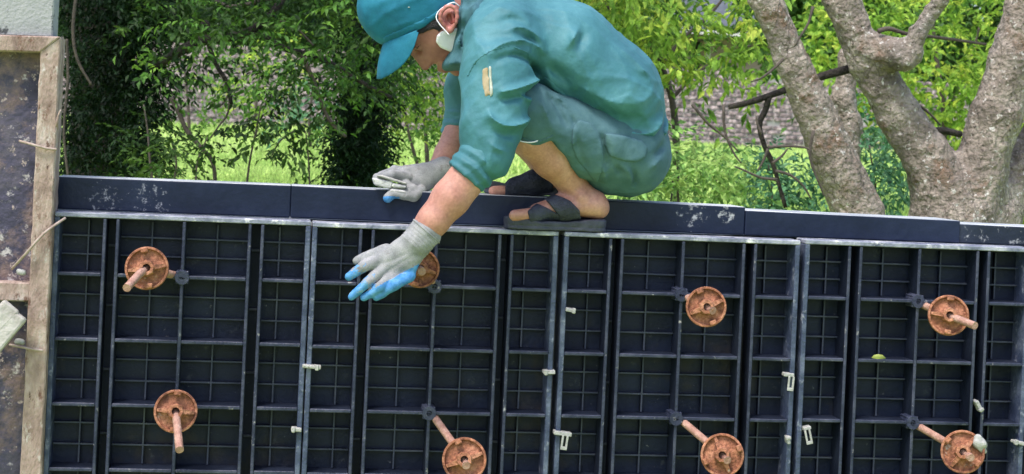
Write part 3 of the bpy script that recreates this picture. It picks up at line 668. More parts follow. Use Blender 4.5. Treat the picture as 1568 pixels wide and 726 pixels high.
# eyebrow and lashes of the visible eye
EB = HEADF.region([hp(53, 4, 0), hp(63, 5, 0), hp(63, -1, 0), hp(52, -2, 0)], .0025, YH - .012)
EB.build('eyebrow', M_HAIR, body)
EL = HEADF.region([hp(51, -14, 0), hp(63, -11, 0), hp(63, -14.5, 0), hp(51, -17, 0)], .0012, YH - .012)
EL.build('eyelid_line', M_BLACK, body)
# hair below the cap
HR = HEADF.region(pl([(622, 60), (646, 52), (660, 46), (668, 52), (676, 40), (668, 30), (690, 4), (712, 10), (722, 60), (745, 30), (745, -60), (640, -40)], YH), .006, None)
HR.noise(.0012, 500, 3); HR.build('hair', M_HAIR, body)

# cap: crown and brim
K = fieldbox(535, -110, 725, 90, -.03, .24, .004)
K.ell(at(633, 4, YH), np.array([70 * hk, 79 * hk, .092]), (Fd, Ud, Ld), .01)
K.ell(at(600, 22, YH), np.array([44 * hk, 52 * hk, .06]), (Fd, Ud, Ld), .04)
pn = pxdir(46, 100); K.plane(at(640, 46, YH), pn, .006)
for q in ([(566, 42), (590, 20), (622, 4), (660, -10)], [(600, 44), (620, 36), (640, 28)], [(575, 8), (600, -4)]): K.fold(pl(q, 0), .0025, .006, YH)
K.noise(.0010, 70, 8); K.crumple(.0016, 34, 12, 4)
crown = K.build('cap_crown', M_CAP, man, 2)
bandK = K.region(pl([(584, 58), (640, 34), (700, -2), (704, 6), (642, 47), (590, 74)], YH), .0022, None); bandK.build('cap_band', M_CAP, crown, 4)
for ex, ey in ((622, 15), (634, 2)): 
    for_ = Vector(at(ex, ey, .02)); EY = K.region(pl([(ex - 3, ey), (ex, ey - 2.6), (ex + 3, ey), (ex, ey + 2.6)], YH), .003, YH); EY.build('eyelet', M_CLIP, crown)
def brim():
    ns, ntt = 29, 12; V = []
    base = lambda s: np.array([588 + 52 * abs(s) ** 2.0, 66 - 20 * abs(s) ** 2.0])
    def tip(s):
        a = abs(s); xs = np.interp(a, [0, .3, .55, .75, .9, 1], [578, 584, 598, 616, 632, 641]); ys = np.interp(a, [0, .3, .55, .75, .9, 1], [121, 121, 114, 101, 80, 50]); return np.array([xs, ys])
    for i in range(ns):
        s = -1 + 2 * i / (ns - 1)
        for j in range(ntt):
            t = j / (ntt - 1); q = base(s) * (1 - t) + tip(s) * t
            bow = math.sin(t * math.pi) * np.array([-2.5, 0]); q = q + bow
            V.append(at(q[0], q[1], YH + .086 * np.sign(s) * abs(s) ** .85))
    F = [(i * ntt + j, (i + 1) * ntt + j, (i + 1) * ntt + j + 1, i * ntt + j + 1) for i in range(ns - 1) for j in range(ntt - 1)]
    o = link('cap_brim', np_mesh('cap_brim', V, F), M_CAP, man); sm = o.modifiers.new('s', 'SOLIDIFY'); sm.thickness = .004; sm.offset = 0
    b2 = o.modifiers.new('b', 'BEVEL'); b2.width = .001; b2.limit_method = 'ANGLE'
    for r_ in (.35, .6, .85):
        st = []
        for i in range(41):
            s = -.97 + 1.94 * i / 40; q = base(s) * (1 - r_) + tip(s) * r_ + math.sin(r_ * math.pi) * np.array([-2.5, 0]); st.append(at(q[0] - .8, q[1], YH + .086 * np.sign(s) * abs(s) ** .85))
        MB().tube(st, .0011, 5).build('stitching', M_CAP, o)
brim()
# mask pulled down to the cheek, with its ear loop
HN = fieldbox(640, -20, 760, 130, -.06, .24, .0035); head(HN); HN.cone(hp(-28, -48), at(760, 30, .11), .058, .066, .03)
MK = HN.region(pl([(663, 66), (665, 56), (672, 50), (684, 47), (702, 44), (712, 60), (708, 92), (696, 86), (684, 80), (671, 75)], YH), .006, YH); mk = MK.build('face_mask', M_MASK, man, 2)
lp = spline([(704, 10, .022), (695, 4, .014), (684, 8, .014), (672, 17, .022), (668, 27, .022), (673, 37, .020), (681, 46, .016), (688, 54, .014)], 24)
MB().tube([at(x, y, yy - .012) for x, y, yy in lp], .0015, 7).build('ear_loop', M_MASK, mk, True)

# collar round the neck
CO = fieldbox(660, -70, 780, 150, -.06, .28, .004)
chain(CO, [(716, -30, .11, 12), (707, 30, .11, 12), (699, 66, .11, 10), (688, 96, .11, 11)], .02, 5.2)
chain(CO, [(702, 82, .10, 7), (683, 101, .10, 7.5)], .008, 6.5)
chain(CO, [(684, 101, .10, 7), (706, 99, .10, 9)], .008, 6.5)
chain(CO, [(730, -30, .11, 14), (724, 30, .11, 18), (706, 92, .11, 12)], .02, 4.6)
for q in ([(703, -10), (698, 40), (688, 90)], [(716, -10), (712, 40), (702, 100)]): CO.fold(pl(q, 0), -.003, .006)
CO.noise(.0012, 90, 5); CO.crumple(.002, 50, 6, 4)
CO.build('collar', M_COLLAR, man, 2)

# shirt
S = fieldbox(670, -85, 1045, 300, -.24, .40, .0038)
chain(S, [(766, 42, .11, 68), (856, 86, .12, 79), (928, 142, .12, 74), (962, 190, .12, 57)], .05, 1.55)
chain(S, [(768, 66, -.045, 58), (762, 112, -.09, 50), (756, 150, -.115, 43), (752, 195, -.13, 41), (748, 240, -.138, 37)], .03)
chain(S, [(742, 78, .25, 48), (714, 135, .28, 29), (708, 180, .275, 26)], .03)
pn = pxdir(-.42, .9); S.plane(at(905, 202, .1), pxdir(-.40, .92), .004) if False else None
# hem: cut the torso where it ends above the thigh, keeping the sleeves (they lie left of x=806)
hem = S.polydist(pl([(806, 132), (850, 165), (900, 197), (960, 220), (1012, 226), (1060, 226)], .1))
Xg = S.ax[0][:, None]; Zg = S.ax[2][None, :]
hx = pl([(700, 60), (806, 132), (850, 165), (900, 197), (960, 222), (1012, 230), (1090, 232)], .1)
hz = np.interp(S.ax[0], [p[0] for p in hx], [p[2] for p in hx]); dd = (hz[:, None] - Zg) * .85
keep = S.ax[0] < at(812, 150, -.1)[0]
dd = np.where(keep[:, None], -1, dd)
S.f = np.maximum(S.f, np.broadcast_to(dd[:, None, :], S.f.shape)).astype(np.float32)
S.noise(.0022, 24, 21); S.crumple(.0042, 24, 23, 5); S.crumple(.0020, 58, 24, 4)
yc = .11
fo = [  # folds read off the cloth: (line, height, width)
    ([(722, 92), (745, 76), (775, 70), (800, 76), (818, 92)], .007, .010), ([(730, 104), (760, 92), (790, 100), (812, 122)], -.007, .009),
    ([(735, 146), (765, 140), (795, 130), (812, 121)], .009, .008), ([(733, 158), (765, 153), (798, 143)], -.008, .009),
    ([(765, 145), (785, 155), (800, 158)], .007, .007), ([(722, 165), (728, 182), (748, 193), (775, 190), (798, 176)], .009, .009), ([(724, 196), (745, 206), (775, 202)], -.005, .010),
    ([(718, 210), (735, 225), (758, 232)], .004, .010), ([(800, 130), (797, 170), (786, 220)], .004, .008),
    ([(795, 40), (790, 62), (800, 84)], -.004, .012), ([(740, 45), (765, 38), (790, 46)], -.004, .009), ([(752, 58), (772, 50), (796, 58), (812, 74)], .005, .008), ([(770, 62), (794, 70), (812, 88)], -.005, .007),
    ([(880, 48), (866, 72), (855, 88)], -.006, .012), ([(868, 44), (852, 70), (842, 84)], .005, .012),
    ([(835, 110), (870, 138), (920, 160), (965, 155), (990, 120)], .0035, .024), ([(840, 125), (875, 158), (930, 182), (975, 172)], -.004, .018),
    ([(900, 190), (950, 205), (985, 200), (1005, 170)], .0045, .012), ([(985, 208), (1004, 188), (1012, 165)], -.005, .009), ([(1000, 212), (1014, 190)], .005, .006),
    ([(812, 100), (840, 118), (862, 140)], -.006, .012), ([(705, 60), (722, 90), (728, 120)], .004, .010), ([(940, 100), (960, 130), (955, 150)], -.004, .018), ([(905, 60), (950, 95), (985, 140)], .003, .02),
]
for q, a, wd in fo: S.fold([at(*v, yc) for v in spline(q, 12)], a * (2.5 if a > 0 else 1.9), wd, yc, False, a > 0)
shirt = S.build('shirt', M_SHIRT, man, 1)
# sleeve seam, badge, rolled cuffs
SB = S.region(pl([(733, 106), (741, 105), (744, 146), (736, 151), (732, 130)], -.1), .0025, -.02); bd = SB.build('sleeve_badge', M_BADGE, shirt)
SB = S.region(pl([(741.5, 103), (745.5, 103), (748, 146), (743, 151)], -.1), .0035, -.02); SB.build('badge_edge', M_BADGE2, bd)
HS = S.region([at(x, y, .1) for x, y in [(815, 126), (852, 156), (902, 187), (960, 211), (1010, 219), (1060, 219), (1060, 213), (1010, 213), (960, 204), (904, 181), (856, 150), (819, 120)]], .0016, yc); HS.build('hem', M_SHIRT, shirt)
SS = S.region(pl([(711, 118), (722, 94), (742, 78), (775, 70), (805, 80), (820, 104), (817, 105), (803, 83), (775, 73.5), (743, 82), (725, 97), (714, 119)], -.1), .0018, yc); SS.build('seam', M_SHIRT, shirt)
def cuff(x, y, Y, hw, dx, dy, ln, label, yr, seed, far=False):
    c = fieldbox(x - hw - 26, y - hw - 26, x + hw + 26, y + hw + 26, Y - .09, Y + .09, .0034)
    l = math.hypot(dx, dy); dx, dy = dx / l, dy / l
    a = (x - dx * ln / 2, y - dy * ln / 2, Y, hw); b = (x + dx * ln / 2, y + dy * ln / 2, Y, hw * .97)
    chain(c, [a, b], .005, yr)
    dv = pxdir(dx, dy); c.plane(at(b[0] + dx * 3, b[1] + dy * 3, Y), dv, .006); c.plane(at(a[0] - dx * 3, a[1] - dy * 3, Y), -dv, .006)
    nx, ny = -dy, dx
    for q, am in ((-.34, .004), (-.12, -.004), (.1, .004), (.3, -.003)):
        c.fold(pl([(x + dx * ln * q - nx * hw * 1.1 + dx * 4, y + dy * ln * q - ny * hw * 1.1 + dy * 4), (x + dx * ln * q, y + dy * ln * q), (x + dx * (ln * q + 5) + nx * hw * 1.1, y + dy * (ln * q + 5) + ny * hw * 1.1)], Y), am, .004)
    c.noise(.0012, 75, seed); c.crumple(.0022, 60, seed + 9, 4)
    return c.build(label, M_SHIRT, shirt, 1)
cuff(727, 255, -.138, 36.5, -.67, .74, 40, 'rolled_cuff', 1.05, 3)
cuff(704, 186, .273, 25, -.3, .95, 40, 'rolled_cuff', 1.1, 4)

# trousers
T = fieldbox(760, 100, 1050, 310, -.16, .40, .0046)
chain(T, [(958, 234, .05, 61), (905, 215, .01, 55), (865, 198, -.02, 46), (806, 170, -.045, 43), (812, 194, -.04, 37)], .022)
chain(T, [(958, 234, .19, 61), (880, 200, .25, 50), (778, 172, .28, 42), (796, 205, .25, 33)], .03)
chain(T, [(965, 190, .12, 50), (962, 240, .12, 58)], .04, 1.5)
chain(T, [(930, 262, .05, 34), (955, 250, .05, 40)], .02)
T.plane(at(806, 218, -.04), pxdir(-.18, .98) if False else pxdir(.12, .99), .003) if False else None
# hem line of the rolled leg: cut everything under the line from (780,212) to (838,222), left of the thigh
hm = pl([(700, 214), (782, 214), (812, 224), (836, 214), (862, 240), (905, 292), (925, 330), (1100, 340)], 0)
hz = np.interp(T.ax[0], [p[0] for p in hm], [p[2] for p in hm]); dd = (hz[:, None] - T.ax[2][None, :]) * .75
T.f = np.maximum(T.f, np.broadcast_to(dd[:, None, :], T.f.shape)).astype(np.float32)
T.noise(.0018, 30, 31); T.crumple(.0028, 28, 33, 5); T.crumple(.0014, 62, 34, 4)
for q, a, wd in [([(822, 142), (840, 168), (856, 200)], -.006, .008), ([(840, 150), (858, 178), (868, 200)], -.006, .007), ([(808, 150), (822, 180), (834, 206)], .005, .008), ([(836, 140), (852, 166), (864, 190)], .005, .008),
                 ([(900, 200), (912, 224), (918, 262)], -.006, .008), ([(908, 250), (916, 270), (920, 285)], .005, .008), ([(930, 250), (950, 262), (962, 285)], .005, .010), ([(955, 255), (962, 270), (964, 288)], -.006, .006),
                 ([(985, 240), (1000, 230), (1015, 212)], -.006, .009), ([(925, 248), (936, 258), (942, 270)], -.005, .006), ([(868, 200), (872, 230), (890, 262)], -.004, .007), ([(975, 262), (992, 250), (1005, 236)], .005, .009)]: T.fold([at(*v, .05) for v in spline(q, 10)], a * 2.0, wd, .11, False, a > 0)
tr = T.build('trousers', M_TROUS, man, 1)
PK = T.region(pl([(866, 196), (876, 184), (892, 188), (908, 204), (914, 235), (914, 280), (898, 268), (880, 248), (866, 226)], 0), .006, .11); PK.noise(.001, 90, 6); PK.build('cargo_pocket', M_TROUS, tr)
PF = T.region(pl([(916, 204), (948, 208), (976, 214), (985, 226), (982, 240), (966, 247), (944, 245), (926, 238), (918, 222)], 0), .009, .11); PF.noise(.001, 90, 7); PF.build('pocket_flap', M_TROUS, tr)
HM = T.region(pl([(782, 206), (812, 216), (838, 206), (838, 211), (812, 221), (782, 211)], 0), .0022, .11); HM.build('hem', M_BADGE2, tr) if False else HM.build('hem', M_TROUS, tr)
sp_ = spline([at(786, 212, -.088), at(800, 217, -.094), at(815, 218, -.094), at(826, 214, -.088), at(834, 208, -.08)], 14); MB().tube(sp_, .0016, 6).build('hem_stitching', M_MASK, tr, True)

# gloves
def glove(lo, hi, palm, fing, wr, name):
    G = Field(np.minimum(at(*lo), at(*hi)) - .02, np.maximum(at(*lo), at(*hi)) + .02, .0023)
    hand(G, palm, fing, .0, .012); chain(G, wr, .006)
    return G
G = glove((520, 480, -.24), (690, 330, -.09), PALM, FING, [(652, 355, -.15, 25), (640, 370, -.151, 24)], 'glove')
for t in np.linspace(0, 1, 7):
    x, y = 655 - t * 22, 349 + t * 24; G.fold(pl([(x - 26, y - 20), (x, y + 2), (x + 22, y + 24)], -.15), .0016, .0025)
G.fold(pl([(560, 400), (572, 407), (590, 402)], -.15), .001, .004); G.noise(.0007, 160, 9)
for q in ([(575, 405), (600, 398), (625, 385)], [(590, 416), (612, 402), (630, 392)], [(606, 424), (622, 408)]): G.fold(pl(q, -.15), -.0018, .0035, -.15)
gl = G.build('glove', M_KNIT, man, 1); gl.data.materials.append(M_BLUE)
def paint(o, test):
    me = o.data; co = np.empty(len(me.vertices) * 3); me.vertices.foreach_get('co', co); co = co.reshape(-1, 3)
    idx = np.array([p.vertices[0] for p in me.polygons]); me.polygons.foreach_set('material_index', test(co[idx]).astype(np.int32))
def near_blue(c):
    a, n1 = at(640, 370, -.15), at(560, 430, -.15); ax_ = (n1 - a); L = np.linalg.norm(ax_); ax_ /= L
    t = (c - a) @ ax_ / L; jit = .07 * np.sin(c[:, 0] * 310) + .07 * np.sin(c[:, 2] * 270 + 1) + rng.normal(0, .06, len(c))
    e, e2 = at(640, 403, -.15), at(590, 428, -.15); d2 = e2 - e; nrm = np.array([d2[2], 0, -d2[0]]); nrm /= np.linalg.norm(nrm)
    if nrm[2] > 0: nrm = -nrm
    low = ((c - e) @ nrm) > .002
    th = at(566, 392, -.15); tip_thumb = (c[:, 0] < at(575, 0, -.15)[0]) & (c[:, 2] > at(560, 405, -.15)[2])
    return ((t + jit > 1.0) | (low & (t > .2)) | (c[:, 1] > -.140)) & ~tip_thumb
paint(gl, near_blue)
MB().tube(spline([at(653 + 25.5 * math.cos(a) * .74, 354 + 25.5 * math.cos(a) * .67, -.15 + .0375 * math.sin(a)) for a in np.linspace(0, 2 * math.pi, 22)], 40), .0028, 6).build('cuff_edge', M_KNIT, gl, True)
G2 = glove((560, 320, .03), (700, 240, .21), FPALM, FFING, [(678, 258, .16, 18.5), (662, 266, .155, 18)], 'glove')
G2.fold(pl([(668, 254), (676, 262), (684, 272)], .15), .0016, .003); G2.noise(.0008, 150, 10)
g2 = G2.build('glove', M_KNIT, man, 1); g2.data.materials.append(M_BLUE)
paint(g2, lambda c: (c[:, 2] < at(600, 301, .07)[2]) & (c[:, 0] < at(612, 299, .07)[0]))
MB().tube(spline([at(680 + 17 * math.cos(a) * .55, 259 + 17 * math.cos(a) * .95, .16 + .026 * math.sin(a)) for a in np.linspace(0, 2 * math.pi, 18)], 30), .0022, 6).build('cuff_edge', M_MASK, g2, True)

# slippers
def slipper(x, y, Y, s, label, sk, ztop):
    F = fieldbox(x - 150, y - 45, x + 60, y + 60, Y - .07, Y + .08, .003)
    q = lambda dx, dy, dY, r: (x + dx * s, y + dy * s, Y + dY, r * s)
    foot(F, x, y, Y, s)
    O = F.clone(); O.f[:] = 1
    # sole: outline swept in plan, thick slab between two levels that slope with the foot
    pts = [(14, .0), (2, .0), (-30, .0), (-70, -.006), (-103, -.006)]; rad = [23, 23, 21, 27, 21]
    d = np.full((O.n[0], O.n[1]), 9.0); Xs = O.ax[0][:, None]; Ys = O.ax[1][None, :]
    w_ = [(at(x + a * s, y + 40 * s, Y)[0], Y + b, r * s * .00148) for (a, b), r in zip(pts, rad)]
    for (x0, y0, r0), (x1, y1, r1) in zip(w_[:-1], w_[1:]):
        t = np.clip(((Xs - x0) * (x1 - x0) + (Ys - y0) * (y1 - y0)) / ((x1 - x0) ** 2 + (y1 - y0) ** 2), 0, 1)
        d = np.minimum(d, np.hypot(Xs - x0 - t * (x1 - x0), Ys - y0 - t * (y1 - y0)) - (r0 + t * (r1 - r0)))
    z0 = ztop + .001; hh = np.interp(O.ax[0], [w_[4][0], w_[3][0], w_[2][0], w_[0][0]], [.030, .021, .022, .030])
    zz = O.ax[2][None, None, :]; top = zz - z0 - hh[:, None, None]; O.f = np.maximum(np.maximum(d[:, :, None], top), z0 - zz).astype(np.float32)
    grv = np.abs(zz - z0 - .009); O.f += (.0022 * np.exp(-(grv / .0022) ** 2)).astype(np.float32)
    sh = O.build('slipper', M_SOLE, man, 1)
    ST = F.clone(); ST.f -= .005
    for i, pp in enumerate(sk):
        reg = F.region(pl(pp, Y), .0065 + .0025 * i, None); reg.noise(.0006, 110, 3); reg.build('strap', M_STRAP, sh, 1)
    return sh
slipper(893, 298, .030, 1.0, 'slipper', [[(804, 322), (820, 311), (836, 318), (858, 330), (866, 350), (814, 350), (808, 338)], [(834, 306), (850, 298), (868, 306), (882, 320), (893, 350), (858, 350), (852, 330), (842, 318)]], ZT + .001)
slipper(850, 264, .165, .9, 'slipper', [[(770, 284), (785, 268), (808, 260), (830, 256), (842, 272), (846, 308), (790, 310), (770, 302)]], ZT + .079)

# grey clamp tool pinched under the far glove
TL = empty('hand_tool', at(592, 290, .075), 'small grey clamp tool held under the gloved hand resting on the wall top', 'hand tool')
M_TOOL = mat('worn_grey_metal', [(.22, .22, .24), (.4, .4, .41), (.6, .6, .58)], 50, .55, .4, 120, metal=.2)
ipart('jaw', [(570, 272), (602, 278), (599, 290), (574, 284)], .062, .10, M_TOOL, TL)
ipart('handle', [(600, 280), (624, 284), (622, 289), (600, 287)], .060, .085, M_TOOL, TL)
ipart('handle', [(598, 289), (622, 292), (622, 297), (596, 295)], .060, .085, M_TOOL, TL)
ipart('bridge', [(576, 269), (586, 268), (624, 280), (622, 283), (602, 278)], .058, .10, M_CLIP, TL)
#@@PLANTS
# ------------------------------------------------------------------ plants
def at_np(px, py, Y):
    px, py, Y = np.broadcast_arrays(np.asarray(px, float), np.asarray(py, float), np.asarray(Y, float))
    u = px - 784; v = py - 363; U = cr * u + sr * v; W = -sr * u + cr * v - CYY
    d = R_[None] * (U / FPX)[:, None] + F_[None] - UP[None] * (W / FPX)[:, None]
    return CAM[None] + d * ((Y + D) / d[:, 1])[:, None]
def unit(v): return v / np.maximum(np.linalg.norm(v, axis=-1, keepdims=True), 1e-9)
def leaves_from(p, a, n, L, wr, fold=.12):
    a = unit(a); s = unit(np.cross(a, n)); n = np.cross(s, a); W = (L * wr)[:, None]; L = L[:, None]
    V = np.stack([p, p + a * L * .45 + s * W * .5 + n * L * fold, p + a * L - n * L * fold * .9, p + a * L * .45 - s * W * .5 + n * L * fold], 1).reshape(-1, 3)
    b = np.arange(len(p))[:, None] * 4; F = np.concatenate([b + [0, 1, 2], b + [0, 2, 3]]); return V, F
def spray_leaves(base, dirs, n, slen, L, r, droop=.5, spread=.9, up=.8, jit=.35, drop=.25):
    """leaves set alternately along drooping twigs"""
    M = len(base); t = (np.arange(n) + .5) / n; t = t[None, :] + r.uniform(-.3, .3, (M, n)) / n
    dirs = unit(dirs); sl = slen * r.uniform(.6, 1.3, (M, 1)); z = np.array([0, 0, 1.0])
    side = unit(np.cross(dirs, z) + r.normal(0, .2, (M, 3)))
    P = base[:, None, :] + dirs[:, None, :] * (t * sl)[..., None] - z * (drop * sl * t ** 2)[..., None]
    sg = np.where(np.arange(n) % 2 == 0, 1, -1)[None, :, None]
    A = dirs[:, None, :] * .8 + side[:, None, :] * sg * spread - z * droop + r.normal(0, jit, (M, n, 3))
    Nn = z * up + r.normal(0, .45, (M, n, 3)); LL = L * r.uniform(.6, 1.25, (M, n))
    keep = r.random((M, n)) > .12
    return P[keep], A[keep], Nn[keep], LL[keep]
def clumps(r, boxes, m, Y0, Y1, cl=0, spread=18):
    """points spread over screen regions at real depths: boxes of (x0, y0, x1, y1, weight)"""
    w_ = np.array([(b[2] - b[0]) * (b[3] - b[1]) * b[4] for b in boxes]); w_ = w_ / w_.sum(); k = cl or m; i = r.choice(len(boxes), k, p=w_); q = np.array(boxes)[i]
    x = r.uniform(q[:, 0], q[:, 2]); y = r.uniform(q[:, 1], q[:, 3]); Y = r.uniform(Y0, Y1, k)
    if cl:
        j = r.integers(0, cl, m); x = x[j] + r.normal(0, spread, m); y = y[j] + r.normal(0, spread * .7, m); Y = Y[j] + r.normal(0, .25, m)
    return at_np(x, y, Y)
def foliage(name, V, F, m, parent, kind='stuff'):
    me = np_mesh(name, V, F, False); me.materials.append(m); o = link(name, me, None, parent)
    if kind: o['kind'] = kind
    return o
LEAFMESH = {}
def single_leaf(key, m, wr):
    """an 8-triangle leaf, 1 m long along +X, shared by the leaves that can be picked apart"""
    if key not in LEAFMESH:
        v = [(0, 0, 0), (.3, wr * .42, .05), (.65, wr * .38, .03), (1, 0, -.12), (.65, -wr * .38, .03), (.3, -wr * .42, .05), (.33, 0, -.01), (.66, 0, -.04)]
        f = [(0, 6, 1), (1, 6, 7), (1, 7, 2), (2, 7, 3), (0, 5, 6), (5, 7, 6), (5, 4, 7), (4, 3, 7)]
        LEAFMESH[key] = np_mesh('leaf', v, f); LEAFMESH[key].materials.append(m)
    return LEAFMESH[key]
def place_leaves(parent, key, m, wr, P, A, Nn, LL, count=200):
    me = single_leaf(key, m, wr); dist = np.linalg.norm(P - CAM, axis=1) / LL; order = np.argsort(dist)[:count]; off = Vector(parent.location)
    for i in order:
        a = Vector(A[i]).normalized(); s = a.cross(Vector(Nn[i])).normalized(); n = s.cross(a)
        o = bpy.data.objects.new('leaf', me); COL.objects.link(o); o.parent = parent
        M = Matrix((a, -s, n)).transposed().to_4x4(); M = M @ Matrix.Scale(LL[i], 4); M.translation = Vector(P[i]) - off; o.matrix_basis = M
    mask = np.ones(len(P), bool); mask[order] = False; return mask
def bush(name, label, cat, loc, spec, m, group=None, singles=0, seed=0, wr=.42, stems=None, stemm=None, parent=None, fol='foliage'):
    """spec: boxes, sprays, Y0, Y1, clump count, clump spread, leaves per spray, spray length, leaf length, droop"""
    r = np.random.default_rng(seed); root = parent or empty(name, loc, label, cat, group)
    boxes, M, Y0, Y1, cl, sp, n, sl, L, droop = spec
    P0 = clumps(r, boxes, M, Y0, Y1, cl, sp); dirs = r.normal(0, 1, (M, 3)) * np.array([1, .8, .6]) + np.array([0, -.15, .1])
    P, A, Nn, LL = spray_leaves(P0, dirs, n, sl, L, r, droop)
    if singles:
        k = place_leaves(root, name + label[:12] + m.name, m, wr, P, A, Nn, LL, singles); P, A, Nn, LL = P[k], A[k], Nn[k], LL[k]
    V, F = leaves_from(P, A, Nn, LL, wr); foliage(fol, V, F, m, root)
    if stems:
        for pts, r0, r1, Y in stems:
            q = spline([at(x, y, Y) for x, y in pts], 14); rr = np.linspace(r0, r1, 14) * scl(pts[0][0], pts[0][1], Y)
            MB().tube(q, list(rr), 8, .06).build('branch', stemm or M_TWIG, root, True)
    return root
def foot_of(px, Y): 
    x = float(at(px, 250, Y)[0]); return (x, Y, float(ground_z(x, Y)))

# --- grey trunks on the right
def trunk_field(x0, y0, x1, y1, Y, hw, res=.009):
    a, b = at(x0, y1, Y), at(x1, y0, Y); lo = np.minimum(a, b); hi = np.maximum(a, b); lo[1] = Y - hw; hi[1] = Y + hw; return Field(lo, hi, res)
def bark(F, seed):
    F.noise(.005, 8, seed); F.noise(.0015, 40, seed + 1); F.crumple(.0045, 55, seed + 3, 5, (1, 1, .4)); F.noise(.0035, 26, seed + 5); F.noise(.002, 120, seed + 2); return F
YT = 3.0
t1 = empty('leaning_tree', foot_of(1330, YT - .2), 'grey-barked trunk leaning to the upper left, between the dead twig and forked tree', 'tree')
F1 = trunk_field(1090, -120, 1420, 470, YT - .2, .4); chain(F1, [(1135, -110, YT - .2, 19), (1172, 0, YT - .2, 22), (1216, 100, YT - .2, 24), (1244, 170, YT - .2, 26.5), (1283, 255, YT - .2, 31), (1317, 330, YT - .2, 37), (1350, 460, YT - .2, 50)], .012)
bark(F1, 51).build('trunk', M_BARK, t1, 0)
bt = lambda pts, r0, r1, Y, parent, m=M_TWIG, n=18, jit=.1: MB().tube(spline([at(x, y, Y) if len(q) == 2 else at(x, y, q[2]) for q in pts for x, y in [q[:2]]], n), list(np.linspace(r0, r1, n) * scl(*pts[0][:2], Y)), 9, jit).build('branch', m, parent, True)
bt([(1345, 92), (1290, 108), (1255, 118), (1220, 132), (1180, 146), (1150, 156), (1116, 164)], 7.5, 4, YT + .05, t1, M_DARKSHADEBARK)
bt([(1178, 148), (1172, 168), (1163, 192), (1170, 222), (1184, 252), (1192, 280), (1203, 318)], 5, 3, YT + .05, t1, M_DARKSHADEBARK)
for q in ([(1166, 205), (1160, 190), (1158, 178)], [(1176, 226), (1205, 224), (1232, 226), (1243, 232)], [(1176, 228), (1168, 248), (1160, 262)], [(1188, 262), (1210, 268), (1230, 285), (1242, 305)], [(1190, 275), (1165, 272), (1142, 262), (1125, 255)], [(1183, 250), (1196, 240), (1206, 228)],
          [(1245, 10), (1238, 35), (1226, 55), (1218, 70)], [(1200, 90), (1185, 105), (1165, 120), (1150, 125)], [(1246, 200), (1240, 240), (1256, 285), (1262, 300)], [(1060, 160), (1085, 190), (1110, 210), (1130, 232)], [(1108, 160), (1110, 200), (1122, 232), (1135, 250)]):
    bt(q, 2.6, 1.2, YT - .35, t1, M_TWIG, 10)
t2 = empty('forked_tree', foot_of(1455, YT), 'thick grey-barked tree forking in a wide V just above the wall', 'tree')
F2 = trunk_field(1220, -120, 1680, 470, YT, .45); chain(F2, [(1240, -110, YT, 22), (1288, 0, YT, 25), (1330, 95, YT, 28), (1374, 175, YT, 31), (1414, 235, YT, 37), (1448, 295, YT, 54), (1458, 340, YT, 66), (1462, 460, YT, 78)], .015)
chain(F2, [(1600, -110, YT - .05, 30), (1572, 0, YT - .05, 29), (1551, 90, YT - .05, 32), (1527, 180, YT - .05, 37), (1500, 260, YT - .02, 42), (1470, 330, YT, 62)], .03)
chain(F2, [(1590, 180, YT + .1, 18), (1560, 260, YT + .08, 26), (1520, 330, YT + .05, 44)], .05)
chain(F2, [(1345, 80, YT - .05, 30), (1372, 82, YT - .12, 22), (1392, 78, YT - .15, 20)], .04); chain(F2, [(1392, 76, YT - .15, 17), (1404, 52, YT - .17, 12), (1440, 0, YT - .2, 10), (1490, -70, YT - .2, 9)], .02)
chain(F2, [(1388, 84, YT - .15, 21), (1384, 90, YT - .16, 20)], .02)
bark(F2, 61).build('trunk', M_BARK, t2, 0)
bt([(1345, 48), (1362, 44), (1390, 52), (1440, 58), (1510, 68)], 4, 2, YT - .1, t2); bt([(1394, 152), (1408, 162), (1426, 176), (1440, 192)], 3, 1.3, YT + .08, t2)
bt([(1412, 205), (1440, 200), (1472, 206)], 7, 5, YT + .5, t2, M_DARKSHADEBARK)
t1b = empty('slanting_tree', foot_of(1345, YT + .9), 'thinner grey trunk seen between the leaning trunk and the forked tree', 'tree')
F3 = trunk_field(1240, 60, 1420, 470, YT + .9, .3, .014); chain(F3, [(1330, 40, YT + .9, 12), (1300, 90, YT + .9, 14), (1290, 150, YT + .9, 16), (1299, 190, YT + .9, 16), (1296, 240, YT + .9, 18), (1300, 330, YT + .9, 20), (1300, 460, YT + .9, 22)], .04); bark(F3, 71).build('trunk', M_BARK, t1b, 0)

